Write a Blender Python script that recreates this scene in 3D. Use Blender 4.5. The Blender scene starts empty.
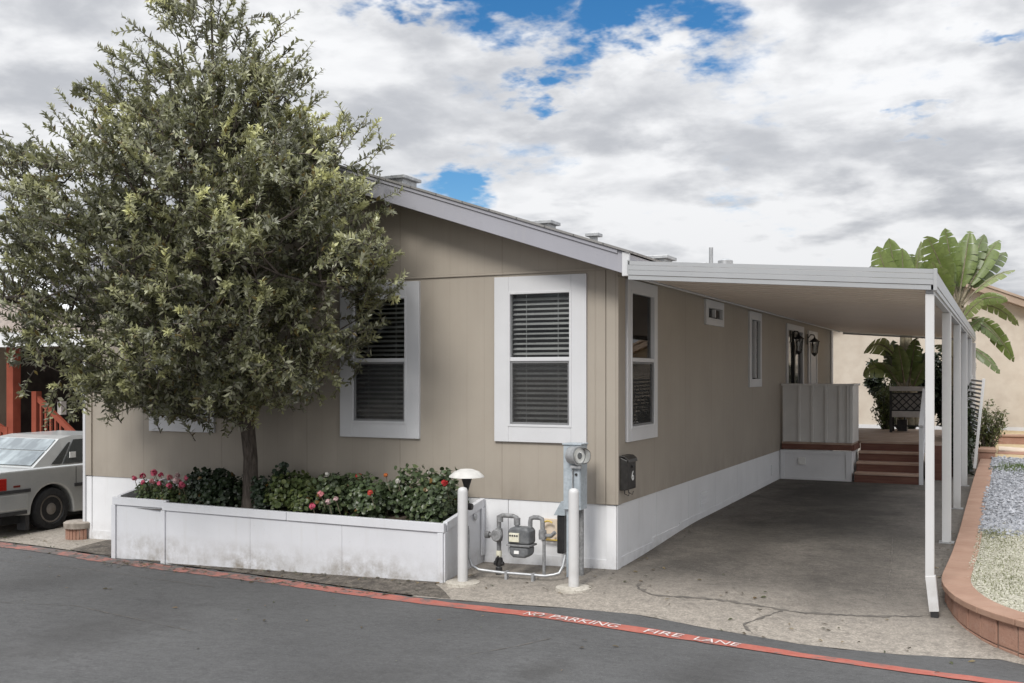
import bpy, bmesh, math, random
import numpy as np
from mathutils import Vector, Matrix
rad = math.radians
random.seed(7); NP = np.random.default_rng(11)
S = bpy.context.scene
COL = S.collection

# ------------------------------------------------------------------ camera, sky, sun, exposure
cam = bpy.data.cameras.new('camera'); camo = bpy.data.objects.new('camera', cam); COL.objects.link(camo)
camo.location = (3.393, -9.593, 1.9); camo.rotation_euler = (rad(90), 0, rad(25.25))
cam.sensor_width = 36; cam.lens = 36.53; cam.shift_x = 0; cam.shift_y = 0.0327
cam.clip_start = .05; cam.clip_end = 3000
S.camera = camo
S.view_settings.view_transform = 'Standard'; S.view_settings.look = 'None'
S.view_settings.exposure = 0.86; S.view_settings.gamma = 1; S.view_settings.use_curve_mapping = False

SUN_DIR = Vector((-.04, -.72, .69)).normalized()
sl = bpy.data.lights.new('sun', 'SUN'); sl.energy = 1.5; sl.angle = rad(18); sl.color = (1, .965, .91)
so = bpy.data.objects.new('sun', sl); COL.objects.link(so)
so.rotation_euler = SUN_DIR.to_track_quat('Z', 'Y').to_euler(); so.location = (-4, -8, 14)

def build_world():
    w = bpy.data.worlds.new('World'); S.world = w; w.use_nodes = True
    nt = w.node_tree; N = nt.nodes; L = nt.links; N.clear()
    def n(t, **k):
        x = N.new(t)
        for a, b in k.items(): setattr(x, a, b)
        return x
    def math_(op, a, b=None, clamp=False):
        m = n('ShaderNodeMath', operation=op); m.use_clamp = clamp
        for i, v in enumerate((a, b)):
            if v is None: continue
            if isinstance(v, (int, float)): m.inputs[i].default_value = v
            else: L.new(v, m.inputs[i])
        return m.outputs[0]
    def vmath(op, a, b=None, scale=None):
        m = n('ShaderNodeVectorMath', operation=op)
        for i, v in enumerate((a, b)):
            if v is None: continue
            if isinstance(v, (tuple, list, Vector)): m.inputs[i].default_value = v
            else: L.new(v, m.inputs[i])
        if scale is not None:
            if isinstance(scale, (int, float)): m.inputs['Scale'].default_value = scale
            else: L.new(scale, m.inputs['Scale'])
        return m
    def ramp(src, a, b, c0=0., c1=1.):
        m = n('ShaderNodeMapRange', interpolation_type='SMOOTHSTEP')
        L.new(src, m.inputs[0]); m.inputs[1].default_value = a; m.inputs[2].default_value = b
        m.inputs[3].default_value = c0; m.inputs[4].default_value = c1
        return m.outputs[0]
    tc = n('ShaderNodeTexCoord'); d = vmath('NORMALIZE', tc.outputs['Generated']).outputs[0]
    sep = n('ShaderNodeSeparateXYZ'); L.new(d, sep.inputs[0])
    zz = math_('ADD', math_('MAXIMUM', sep.outputs[2], 0.0), .22)
    inv = math_('DIVIDE', 1.0, zz)
    flat = vmath('MULTIPLY', d, (1, 1, .55)).outputs[0]
    pl = vmath('SCALE', flat, scale=inv).outputs[0]             # cloud deck seen in perspective
    def noise(vec, scale, det=6, rough=.55, off=(0, 0, 0), dist=0.):
        x = n('ShaderNodeTexNoise'); x.inputs['Scale'].default_value = scale
        x.inputs['Detail'].default_value = det; x.inputs['Roughness'].default_value = rough
        x.inputs['Distortion'].default_value = dist
        L.new(vmath('ADD', vec, off).outputs[0], x.inputs['Vector'])
        return x.outputs['Fac']
    cover = noise(pl, 1.7, 8, .58, (3.1, 1.7, .4), .15)
    edge = noise(pl, 6.0, 6, .6, (.3, 5.2, 2.0))
    # openings in the overcast: directions in the sky where the deck is thin
    holes = None
    wn = n('ShaderNodeTexNoise'); wn.inputs['Scale'].default_value = 5.0; wn.inputs['Detail'].default_value = 5; wn.inputs['Roughness'].default_value = .6; L.new(pl, wn.inputs['Vector'])
    warp = vmath('SCALE', vmath('SUBTRACT', wn.outputs['Color'], (.5, .5, .5)).outputs[0], scale=.17).outputs[0]
    dw = vmath('ADD', d, warp).outputs[0]
    for v, rx, amt in HOLES:
        df = vmath('SUBTRACT', dw, v).outputs[0]
        # squash vertically: openings are wide and shallow
        df = vmath('MULTIPLY', df, (1, 1, rx)).outputs[0]
        ln = vmath('LENGTH', df).outputs['Value']
        g = ramp(ln, 0.0, amt[0], amt[1], 0.0)
        holes = g if holes is None else math_('MAXIMUM', holes, g)
    dens = math_('ADD', math_('MULTIPLY', cover, .6), math_('MULTIPLY', edge, .9)); dens = math_('SUBTRACT', dens, .25)
    dens = math_('SUBTRACT', dens, holes)
    fac = ramp(dens, .08, .40)
    # cloud brightness: soft grey bellies, bright shoulders, long shallow bands near the horizon
    band = noise(vmath('MULTIPLY', pl, (.75, .75, 2.2)).outputs[0], 2.3, 7, .55, (7.7, .2, 1.0), .2)
    fine = noise(pl, 9.0, 5, .6, (2, 9, 4))
    puff = noise(vmath('MULTIPLY', pl, (1, 1, 2.0)).outputs[0], 4.6, 5, .5, (1.5, 8.2, 3.0), .25)
    bl = math_('ADD', math_('ADD', math_('MULTIPLY', band, .5), math_('MULTIPLY', puff, .38)), math_('MULTIPLY', fine, .12))
    hz = noise(vmath('MULTIPLY', d, (2.2, 2.2, 9.0)).outputs[0], 1.6, 6, .55, (4.4, 1.1, 6.0), .3)
    bright = ramp(bl, .40, .56); bright = math_('MULTIPLY', bright, ramp(hz, .34, .54, .50, 1.0))
    edgeb = ramp(dens, .30, .62, .20, 0.0)                       # thin rims glow
    bright = math_('ADD', bright, edgeb, True)
    mixc = n('ShaderNodeMix', data_type='RGBA'); L.new(bright, mixc.inputs[0])
    mixc.inputs[6].default_value = (.29, .30, .322, 1); mixc.inputs[7].default_value = (.515, .52, .53, 1)
    zen = ramp(sep.outputs[2], .34, .95, 1.0, 2.7)               # an overcast sky is brighter overhead
    low = ramp(sep.outputs[2], -.25, 0.0, .25, 1.0)
    cstr = math_('MULTIPLY', math_('MULTIPLY', zen, ramp(sep.outputs[2], .04, .26, .90, 1.02)), low)
    bgc = n('ShaderNodeBackground'); L.new(mixc.outputs[2], bgc.inputs[0]); L.new(cstr, bgc.inputs[1])
    sky = n('ShaderNodeTexSky'); sky.sky_type = 'NISHITA'; sky.sun_disc = False
    sky.sun_elevation = math.asin(SUN_DIR.z); sky.sun_rotation = math.atan2(SUN_DIR.x, SUN_DIR.y)
    sky.altitude = 100; sky.air_density = 1.0; sky.dust_density = .3; sky.ozone_density = 3.0
    hs = n('ShaderNodeHueSaturation'); hs.inputs['Saturation'].default_value = 1.35
    L.new(sky.outputs[0], hs.inputs['Color'])
    bgs = n('ShaderNodeBackground'); L.new(hs.outputs[0], bgs.inputs[0]); bgs.inputs[1].default_value = .060
    mx = n('ShaderNodeMixShader'); L.new(fac, mx.inputs[0]); L.new(bgs.outputs[0], mx.inputs[1]); L.new(bgc.outputs[0], mx.inputs[2])
    out = n('ShaderNodeOutputWorld'); L.new(mx.outputs[0], out.inputs[0])

def sky_dir(ax, el):
    """direction from azimuth (degrees right of the +Y axis) and elevation"""
    a, e = rad(ax), rad(el); return (math.sin(a)*math.cos(e), math.cos(a)*math.cos(e), math.sin(e))
HOLES = [  # direction, vertical squash, (radius, depth)
    (sky_dir(-25.5, 21.3), 1.8, (.15, .58)), (sky_dir(-18.5, 18.9), 2.3, (.14, .55)), (sky_dir(-31, 20.4), 2.4, (.11, .52)),
    (sky_dir(-23.2, 15.2), 1.8, (.06, .45)), (sky_dir(-28.7, 10.4), 1.6, (.085, .40)),
    (sky_dir(.5, 16.6), 2.6, (.07, .34)), (sky_dir(-4, 12.0), 3.0, (.05, .20)),
    (sky_dir(70, 40), 1.5, (.35, .5)), (sky_dir(-150, 35), 1.5, (.4, .5)), (sky_dir(160, 50), 1.5, (.3, .5)), (sky_dir(-100, 45), 1.5, (.35, .5)),
]
build_world()

# ------------------------------------------------------------------ ground height
def s01(t):
    t = max(0., min(1., t)); return t*t*(3-2*t)
def zg(x, y):
    a = -.10 + .10*s01((y+1.6)/1.7) + .10*s01(y/3.2) + .05*s01((y-2)/8)
    l = .024*min(0, max(x, -12))
    r = -.085*s01((x-.5)/2.4)*(1-s01((y+.2)/2.2))*s01((y+2.4)/1.2)
    return a+l+r
def zbed(x, y):
    return .09 + .10*s01((y+.5)/4) + .28*s01((y-2)/13) + .012*math.sin(x*2.1+y*1.3)

# ------------------------------------------------------------------ materials
MATS = {}
class NB:
    def __init__(s, name):
        s.m = bpy.data.materials.new(name); s.m.use_nodes = True
        s.nt = s.m.node_tree; s.N = s.nt.nodes; s.L = s.nt.links
        s.b = s.N['Principled BSDF']; s.geo = s.N.new('ShaderNodeNewGeometry'); s.pos = s.geo.outputs['Position']
    def link(s, a, b): s.L.new(a, b)
    def map(s, sc=(1, 1, 1), off=(0, 0, 0), src=None):
        n = s.N.new('ShaderNodeMapping'); n.inputs['Scale'].default_value = sc; n.inputs['Location'].default_value = off
        s.link(src or s.pos, n.inputs[0]); return n.outputs[0]
    def noise(s, scale, det=4, rough=.55, vec=None, dist=0.):
        n = s.N.new('ShaderNodeTexNoise'); n.inputs['Scale'].default_value = scale; n.inputs['Detail'].default_value = det
        n.inputs['Roughness'].default_value = rough; n.inputs['Distortion'].default_value = dist
        s.link(vec or s.pos, n.inputs['Vector']); return n.outputs['Fac']
    def vor(s, scale, vec=None, feat='F1'):
        n = s.N.new('ShaderNodeTexVoronoi'); n.feature = feat; n.inputs['Scale'].default_value = scale
        s.link(vec or s.pos, n.inputs['Vector']); return n
    def wave(s, scale, axis='X', prof='SIN', vec=None, dist=0.):
        n = s.N.new('ShaderNodeTexWave'); n.wave_type = 'BANDS'; n.bands_direction = axis; n.wave_profile = prof
        n.inputs['Scale'].default_value = scale; n.inputs['Distortion'].default_value = dist
        s.link(vec or s.pos, n.inputs['Vector']); return n.outputs['Fac']
    def mr(s, src, a, b, c=0., d=1.):
        n = s.N.new('ShaderNodeMapRange'); n.inputs[1].default_value = a; n.inputs[2].default_value = b
        n.inputs[3].default_value = c; n.inputs[4].default_value = d; n.clamp = True
        s.link(src, n.inputs[0]); return n.outputs[0]
    def math(s, op, a, b):
        n = s.N.new('ShaderNodeMath'); n.operation = op
        for i, v in enumerate((a, b)):
            if isinstance(v, (int, float)): n.inputs[i].default_value = v
            else: s.link(v, n.inputs[i])
        return n.outputs[0]
    def mix(s, f, a, b, mode='MIX'):
        n = s.N.new('ShaderNodeMix'); n.data_type = 'RGBA'; n.blend_type = mode
        if isinstance(f, (int, float)): n.inputs[0].default_value = f
        else: s.link(f, n.inputs[0])
        for i, v in ((6, a), (7, b)):
            if isinstance(v, (tuple, list)): n.inputs[i].default_value = (*v, 1) if len(v) == 3 else v
            else: s.link(v, n.inputs[i])
        return n.outputs[2]
    def base(s, c):
        if isinstance(c, (tuple, list)): s.b.inputs['Base Color'].default_value = (*c, 1)
        else: s.link(c, s.b.inputs['Base Color'])
    def set(s, rough=None, metal=None, spec=None):
        if rough is not None:
            if isinstance(rough, (int, float)): s.b.inputs['Roughness'].default_value = rough
            else: s.link(rough, s.b.inputs['Roughness'])
        if metal is not None: s.b.inputs['Metallic'].default_value = metal
        if spec is not None: s.b.inputs['Specular IOR Level'].default_value = spec
    def bump(s, h, strength=.3, dist=.01):
        n = s.N.new('ShaderNodeBump'); n.inputs['Strength'].default_value = strength; n.inputs['Distance'].default_value = dist
        s.link(h, n.inputs['Height']); s.link(n.outputs[0], s.b.inputs['Normal'])

def mottled(name, c0, c1, scale=3., rough=.6, bump=0., bscale=60., dist=.004, metal=0., spec=.4, lo=.35, hi=.65, fine=None):
    k = NB(name); f = k.mr(k.noise(scale, 5), lo, hi)
    c = k.mix(f, c0, c1)
    if fine:
        c = k.mix(k.mr(k.noise(fine[0], 3), .4, .7), c, fine[1])
    k.base(c); k.set(rough, metal, spec)
    if bump: k.bump(k.noise(bscale, 4), bump, dist)
    MATS[name] = k.m; return k.m

def make_materials():
    # painted plywood siding: vertical grooves, faint streaks and weathering
    k = NB('siding'); sep = k.N.new('ShaderNodeSeparateXYZ'); k.link(k.pos, sep.inputs[0])
    along = k.math('ADD', sep.outputs[0], sep.outputs[1])
    def grooves(period, width):
        fr = k.math('FRACT', k.math('DIVIDE', k.math('ADD', along, 100.), period), 0)
        return k.mr(k.math('ABSOLUTE', k.math('SUBTRACT', fr, .5), 0), .5-width/period, .5, 0, 1)
    g = grooves(.2032, .006); g2 = grooves(1.2192, .012)
    st = k.noise(1., 5, .6, k.map((9, 9, .5)))
    bl = k.noise(1.1, 5, .6)
    c = k.mix(k.mr(bl, .3, .7), (.325, .289, .243), (.366, .326, .276))
    c = k.mix(k.mr(st, .50, .74, 0, .22), c, (.30, .26, .213))
    c = k.mix(k.mr(k.noise(1., 4, .6, k.map((26, 26, 1.2), (5, 2, 0))), .58, .8, 0, .15), c, (.45, .405, .345))
    c = k.mix(k.math('MULTIPLY', g, .13), c, (.15, .125, .10))
    c = k.mix(k.math('MULTIPLY', g2, .20), c, (.12, .10, .08))
    dirt = k.math('MULTIPLY', k.mr(sep.outputs[2], .62, .95, 1, 0), k.mr(k.noise(5, 4, .6, k.map((1, 1, .5))), .42, .7))
    c = k.mix(k.math('MULTIPLY', dirt, .45), c, (.21, .18, .15))
    k.base(c); k.set(.62, 0, .35)
    gr = k.noise(1., 3, .6, k.map((120, 120, 5)))
    h = k.math('SUBTRACT', k.math('MULTIPLY', gr, .12), k.math('ADD', k.math('MULTIPLY', g, .30), k.math('MULTIPLY', g2, .4)))
    k.bump(h, .45, .004); MATS['siding'] = k.m
    # white painted boards, dirt towards the ground and drips
    def white(name, c, zdirt=None, amt=.5, streak=.35, rough=.45):
        k = NB(name); sep = k.N.new('ShaderNodeSeparateXYZ'); k.link(k.pos, sep.inputs[0])
        st = k.noise(1., 5, .65, k.map((14, 14, 1.1)))
        col = k.mix(k.mr(k.noise(2.2, 5), .3, .7), c, tuple(v*.92 for v in c))
        col = k.mix(k.mr(st, .55, .85, 0, streak), col, (.45, .43, .39))
        col = k.mix(k.mr(k.noise(38, 2), .68, .74, 0, .5), col, tuple(v*.8 for v in c))
        if zdirt:
            zw = k.math('ADD', sep.outputs[2], k.math('MULTIPLY', sep.outputs[0], -.018))
            d = k.math('MULTIPLY', k.mr(zw, zdirt[0], zdirt[1], 1, 0), k.math('MULTIPLY', k.mr(k.noise(9, 6, .7), .36, .66), k.mr(k.noise(.9, 3), .40, .62, .25, 1)))
            col = k.mix(k.math('MULTIPLY', d, amt), col, (.22, .19, .15))
        k.base(col); k.set(rough, 0, .4); k.bump(k.noise(45, 4), .08, .003); MATS[name] = k.m
    white('white_trim', (.60, .605, .62), None, streak=.12)
    white('skirting', (.76, .765, .78), (-.04, .20), .7, .22)
    white('planter_white', (.63, .64, .67), (-.04, .24), 1.2, .30)
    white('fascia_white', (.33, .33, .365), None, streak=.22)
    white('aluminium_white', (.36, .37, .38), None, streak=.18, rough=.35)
    white('post_white', (.58, .58, .58), (-.05, .3), .5, .15, .38)
    # patio cover pan: seams across
    k = NB('cover_pan'); c = k.mix(k.mr(k.noise(1.3, 4), .3, .7), (.66, .58, .51), (.71, .63, .56))
    ln = k.wave(1/(.305*1.0)*math.pi/ math.pi/ .95, 'Y', 'SAW')
    k.base(c); k.set(.5); k.bump(k.mr(ln, .94, 1.0), .5, .006); MATS['cover_pan'] = k.m
    k = NB('shingle'); br = k.N.new('ShaderNodeTexBrick'); br.inputs['Scale'].default_value = 1
    br.inputs['Brick Width'].default_value = .3; br.inputs['Row Height'].default_value = .14; br.inputs['Mortar Size'].default_value = .008
    br.inputs['Color1'].default_value = (.17, .165, .16, 1); br.inputs['Color2'].default_value = (.23, .225, .22, 1); br.inputs['Mortar'].default_value = (.07, .07, .07, 1)
    k.link(k.map(), br.inputs['Vector']); k.base(k.mix(k.mr(k.noise(90, 3), .4, .7, 0, .5), br.outputs[0], (.3, .29, .28))); k.set(.9)
    k.bump(k.noise(150, 3), .5, .006); MATS['shingle'] = k.m
    # asphalt
    def asphalt(name, c0, c1, c2, agg, stains=None, rough=.85, grain=.5, bleach=None):
        k = NB(name)
        c = k.mix(k.mr(k.noise(.45, 6, .6, k.map((1, 1.4, 1))), .34, .66), c0, c1)
        c = k.mix(k.mr(k.noise(3.2, 6, .65), .48, .72, 0, .65), c, c2)
        c = k.mix(k.mr(k.noise(9, 7, .75, k.map((1, 1.8, 1))), .44, .66, 0, grain), c, tuple(v*.5 for v in c0))
        c = k.mix(k.mr(k.noise(34, 4, .75), .52, .72, 0, grain), c, tuple(min(1, v*1.7) for v in c2))
        c = k.mix(k.mr(k.noise(40, 4, .7, k.map((1, 1, 1), (3, 8, 0))), .52, .70, 0, grain), c, tuple(v*.45 for v in c0))
        v = k.vor(agg); c = k.mix(k.mr(v.outputs['Distance'], .12, .36, .42, 0), c, tuple(min(1, x*2.3) for x in c2))
        if stains:
            for (sx, sy, sr, amt) in stains:
                vm = k.N.new('ShaderNodeVectorMath'); vm.operation = 'DISTANCE'; vm.inputs[1].default_value = (sx, sy, 0)
                mp = k.map((1, .55, 0), (0, sy*.45, 0)); k.link(mp, vm.inputs[0])
                dd = k.math('ADD', vm.outputs['Value'], k.math('MULTIPLY', k.math('SUBTRACT', k.noise(2.6, 5, .65), .5), sr*1.5))
                c = k.mix(k.mr(dd, sr*.25, sr, amt, 0), c, (.03, .028, .026))
        if bleach:      # sun bleached, sandy apron towards the road
            sp_ = k.N.new('ShaderNodeSeparateXYZ'); k.link(k.pos, sp_.inputs[0])
            yy = k.math('ADD', sp_.outputs[1], k.math('MULTIPLY', k.math('SUBTRACT', k.noise(1.4, 6, .7), .5), 1.6))
            bf = k.math('MULTIPLY', k.mr(yy, bleach[0], bleach[1], 1, 0), k.mr(k.noise(12, 6, .75), .30, .55, .25, 1))
            gcol = k.mix(k.mr(k.noise(45, 4, .75), .4, .62), (.235, .21, .18), (.40, .36, .31))
            c = k.mix(bf, c, gcol)
        k.base(c); k.set(rough, 0, .3)
        k.bump(k.math('ADD', k.noise(140, 3, .7), k.math('MULTIPLY', k.noise(30, 4), .7)), .55, .006); MATS[name] = k.m
        return k
    asphalt('road_asphalt', (.074, .074, .0745), (.108, .108, .108), (.090, .090, .090), 160, [(-3.2, -3.4, .7, .28), (-.4, -4.2, .9, .25), (1.6, -2.9, .4, .35), (-5.6, -2.2, .6, .25), (.6, -3.2, .25, .4)], grain=.42)
    asphalt('old_asphalt', (.165, .150, .130), (.245, .225, .196), (.20, .18, .155), 110, bleach=(30, 31), grain=.6)
    asphalt('drive_asphalt', (.105, .095, .084), (.185, .168, .148), (.15, .135, .117), 110,
            [(1.6, 3.4, 1.0, .5), (.75, 2.0, .9, .5), (1.3, 5.6, 1.5, .6), (2.1, 1.2, .7, .4), (.35, -.2, .45, .35), (1.0, 7.2, 1.3, .6), (1.9, -.1, .5, .3), (.6, .6, .5, .35)], bleach=(-1.15, .25), grain=.6)
    mottled('tar', (.085, .078, .07), (.15, .135, .118), 11, .7, .3, 80)
    # red paint, worn through to the asphalt
    k = NB('red_line'); wn = k.noise(7, 7, .72); wl = k.noise(1.0, 4, .6)
    sep = k.N.new('ShaderNodeSeparateXYZ'); k.link(k.pos, sep.inputs[0])
    thr = k.math('ADD', k.mr(sep.outputs[0], -6, 0.2, .20, .02), k.math('MULTIPLY', k.math('SUBTRACT', wl, .5), .45))
    wear = k.mr(k.math('ADD', wn, thr), .55, .72)
    c = k.mix(k.mr(k.noise(14, 4), .3, .7), (.345, .092, .068), (.41, .145, .112))
    c = k.mix(k.mr(k.noise(60, 4, .7), .5, .7, 0, .4), c, (.25, .10, .08))
    c = k.mix(k.mr(sep.outputs[0], -4.5, -.5, .55, 0), c, (.30, .165, .14)); c = k.mix(wear, c, (.115, .106, .10)); k.base(c); k.set(.75, 0, .3); k.bump(k.noise(140, 3, .7), .5, .004); MATS['red_line'] = k.m
    k = NB('line_lettering'); c = k.mix(k.mr(k.noise(28, 5, .7), .54, .70), (.60, .54, .52), (.42, .17, .13)); k.base(c); k.set(.75); MATS['line_lettering'] = k.m
    mottled('concrete', (.40, .37, .32), (.52, .49, .43), 8, .85, .3, 60, fine=(50, (.30, .27, .23)))
    mottled('old_concrete', (.22, .19, .16), (.34, .30, .26), 12, .9, .4, 60)
    k = NB('block_face'); c = k.mix(k.mr(k.noise(2.2, 5, .6), .32, .68), (.30, .168, .122), (.36, .215, .160))
    c = k.mix(k.mr(k.noise(9, 5, .7), .5, .72, 0, .5), c, (.40, .28, .225)); c = k.mix(k.mr(k.noise(60, 3), .5, .75, 0, .4), c, (.2, .11, .08))
    k.base(c); k.set(.9, 0, .2); k.bump(k.noise(70, 5, .7), .7, .008); MATS['block_face'] = k.m
    mottled('mortar', (.13, .085, .065), (.20, .14, .11), 12, .95)
    k = NB('block_cap'); c = k.mix(k.mr(k.noise(3, 5, .6), .3, .7), (.29, .178, .128), (.365, .240, .178))
    c = k.mix(k.mr(k.noise(14, 5, .7), .5, .72, 0, .5), c, (.30, .19, .14)); k.base(c); k.set(.9, 0, .2); k.bump(k.noise(90, 4, .7), .4, .005); MATS['block_cap'] = k.m
    mottled('soil', (.045, .034, .026), (.09, .07, .052), 12, .95, .8, 50, .02)
    mottled('litter_soil', (.075, .066, .057), (.19, .168, .14), 9, .95, .9, 60, .015, fine=(40, (.06, .05, .042)))
    mottled('bed_earth', (.33, .31, .25), (.48, .46, .39), 9, .95, .6, 50, .015)
    mottled('bed_grey', (.17, .175, .19), (.27, .275, .29), 14, .95, .8, 60, .02)
    mottled('dry_earth', (.40, .30, .17), (.50, .40, .25), 9, .95, .6, 50, .015)
    mottled('pebble_white', (.27, .265, .20), (.50, .485, .41), 40, .95)
    mottled('pebble_grey', (.16, .17, .19), (.42, .43, .46), 18, .8)
    # wood
    k = NB('deck_red'); c = k.mix(k.mr(k.noise(1., 4, .6, k.map((3, 30, 30))), .3, .7), (.115, .042, .028), (.19, .085, .058)); k.base(c); k.set(.6); k.bump(k.noise(1., 3, .6, k.map((3, 60, 60))), .3, .004); MATS['deck_red'] = k.m
    mottled('deck_board', (.36, .26, .20), (.46, .36, .29), 4, .7, .3, 40)
    mottled('tread_edge', (.40, .27, .20), (.46, .33, .26), 5, .7)  # paler than the red risers: the lit nosings are painted into this colour
    mottled('porch_red', (.22, .052, .030), (.29, .075, .045), 3, .55)
    mottled('rail_panel', (.60, .59, .57), (.67, .66, .64), 2.5, .5, .1, 40)
    mottled('tan_wall', (.30, .26, .21), (.35, .31, .25), 1.5, .8, .2, 60)
    mottled('cream_stucco', (.50, .445, .375), (.545, .49, .42), 1.2, .85, .25, 70, fine=(3.5, (.475, .415, .35)))
    mottled('roof_tan', (.34, .26, .20), (.42, .33, .26), 3, .8)
    mottled('pale_roof', (.62, .63, .64), (.70, .71, .72), 2, .6)
    mottled('porch_siding', (.42, .36, .32), (.50, .43, .39), 3, .7, fine=(14, (.36, .31, .28)))
    mottled('porch_shade_dark', (.025, .022, .02), (.05, .045, .04), 4, .8)  # near black, paints in the deep shade under the neighbouring porch roof
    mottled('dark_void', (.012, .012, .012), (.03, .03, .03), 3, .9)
    # metals, plastics
    mottled('galv', (.34, .35, .36), (.48, .49, .50), 20, .45, metal=.55)
    mottled('pipe_grey', (.15, .152, .155), (.26, .262, .265), 30, .55, .2, 90)
    mottled('meter_grey', (.095, .10, .105), (.16, .165, .17), 18, .5, .15, 120)
    mottled('pedestal_blue', (.34, .385, .42), (.42, .465, .50), 6, .5, fine=(30, (.30, .34, .37)))
    mottled('black_paint', (.018, .018, .02), (.035, .034, .034), 14, .45)
    mottled('bronze_box', (.012, .011, .010), (.026, .024, .022), 20, .42, .1, 150)
    mottled('chrome', (.5, .5, .5), (.62, .62, .62), 10, .18, metal=1)
    mottled('label_cream', (.60, .58, .45), (.68, .66, .55), 30, .6)
    mottled('lamp_dome', (.50, .49, .47), (.62, .61, .58), 12, .6)
    mottled('label_white', (.72, .72, .70), (.80, .80, .78), 30, .5)
    mottled('yellow_hose', (.55, .36, .05), (.62, .45, .10), 20, .5)
    mottled('peach_plate', (.62, .52, .40), (.70, .60, .50), 10, .6)
    mottled('tyre', (.016, .016, .017), (.03, .03, .031), 20, .8, .3, 80)
    mottled('hub_steel', (.16, .14, .12), (.27, .25, .23), 14, .5, metal=.4)
    k = NB('car_paint'); c = k.mix(k.mr(k.noise(2.5, 4), .35, .65), (.46, .475, .47), (.53, .54, .53)); c = k.mix(k.mr(k.noise(45, 3), .5, .8, 0, .3), c, (.35, .35, .33)); k.base(c); k.set(.30, .35, .5); k.b.inputs['Coat Weight'].default_value = .4; MATS['car_paint'] = k.m
    mottled('car_plastic', (.03, .03, .032), (.05, .05, .052), 12, .6)
    k = NB('tail_red'); k.base(k.mix(k.mr(k.noise(30, 2), .3, .7), (.34, .016, .012), (.42, .03, .02))); k.set(.15); MATS['tail_red'] = k.m
    mottled('marker_red', (.12, .02, .015), (.18, .03, .02), 20, .3)
    k = NB('car_glass'); k.base(k.mix(k.mr(k.noise(2, 3), .3, .7), (.015, .018, .018), (.035, .04, .04))); k.set(.08, 0, .8); MATS['car_glass'] = k.m
    k = NB('rear_glass'); k.base(k.mix(k.mr(k.noise(3, 3, .6, k.map((1, .4, 1))), .4, .6), (.10, .125, .14), (.30, .35, .37))); k.set(.06, 0, .9); MATS['rear_glass'] = k.m  # pale streaks in the base colour paint in a sky reflection
    # window glass: clear pane with a real fresnel reflection
    m = bpy.data.materials.new('window_glass'); m.use_nodes = True; nt = m.node_tree; nt.nodes.clear()
    tr = nt.nodes.new('ShaderNodeBsdfTransparent'); tr.inputs[0].default_value = (.90, .905, .90, 1)
    gl = nt.nodes.new('ShaderNodeBsdfGlossy'); gl.inputs['Roughness'].default_value = .015
    fr = nt.nodes.new('ShaderNodeFresnel'); fr.inputs[0].default_value = 1.38
    ms = nt.nodes.new('ShaderNodeMixShader'); o = nt.nodes.new('ShaderNodeOutputMaterial')
    nt.links.new(fr.outputs[0], ms.inputs[0]); nt.links.new(tr.outputs[0], ms.inputs[1]); nt.links.new(gl.outputs[0], ms.inputs[2]); nt.links.new(ms.outputs[0], o.inputs[0]); MATS['window_glass'] = m
    m2 = m.copy(); m2.name = 'lamp_glass'; MATS['lamp_glass'] = m2
    mottled('insect_screen', (.045, .047, .048), (.06, .062, .063), 12, .8)
    k = NB('screen_mesh'); k.base((.05, .05, .05)); k.set(.8); t = k.N.new('ShaderNodeBsdfTransparent'); mx = k.N.new('ShaderNodeMixShader'); mx.inputs[0].default_value = .26
    k.link(t.outputs[0], mx.inputs[1]); k.link(k.b.outputs[0], mx.inputs[2]); k.link(mx.outputs[0], k.N['Material Output'].inputs[0]); MATS['screen_mesh'] = k.m
    mottled('blind', (.54, .55, .55), (.63, .64, .64), 4, .5)
    mottled('curtain', (.62, .60, .58), (.70, .69, .66), 3, .8)
    mottled('shade_grey', (.22, .26, .26), (.28, .31, .31), 3, .7)
    # foliage with per-leaf colour
    def leafmat(name, rough=.5, trans=.25, sat=1.):
        k = NB(name); a = k.N.new('ShaderNodeAttribute'); a.attribute_name = 'Col'
        c = k.mix(k.mr(k.noise(25, 2), .4, .7, 0, .25), a.outputs['Color'], (.03, .035, .015))
        k.base(c); k.set(rough, 0, .5)
        t = k.N.new('ShaderNodeBsdfTranslucent'); k.link(a.outputs['Color'], t.inputs[0])
        mx = k.N.new('ShaderNodeMixShader'); mx.inputs[0].default_value = trans
        k.link(k.b.outputs[0], mx.inputs[1]); k.link(t.outputs[0], mx.inputs[2])
        k.link(mx.outputs[0], k.N['Material Output'].inputs[0]); MATS[name] = k.m
    leafmat('leaf', .36, .30); leafmat('petal', .6, .25); leafmat('palm_leaf', .38, .22)
    k = NB('bark'); n = k.noise(1., 5, .65, k.map((40, 40, 9))); k.base(k.mix(k.mr(n, .35, .65), (.05, .042, .035), (.125, .105, .09))); k.set(.9, 0, .2); k.bump(n, .8, .012); MATS['bark'] = k.m
    mottled('palm_stem', (.10, .085, .055), (.22, .19, .13), 10, .7, .4, 30)
    mottled('paver_pale', (.52, .43, .34), (.60, .50, .41), 6, .85, .3, 50)
    mottled('cushion_dark', (.30, .28, .26), (.38, .36, .335), 9, .8)
    mottled('wicker', (.40, .38, .36), (.48, .46, .44), 9, .7)
make_materials()
M = MATS

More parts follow.
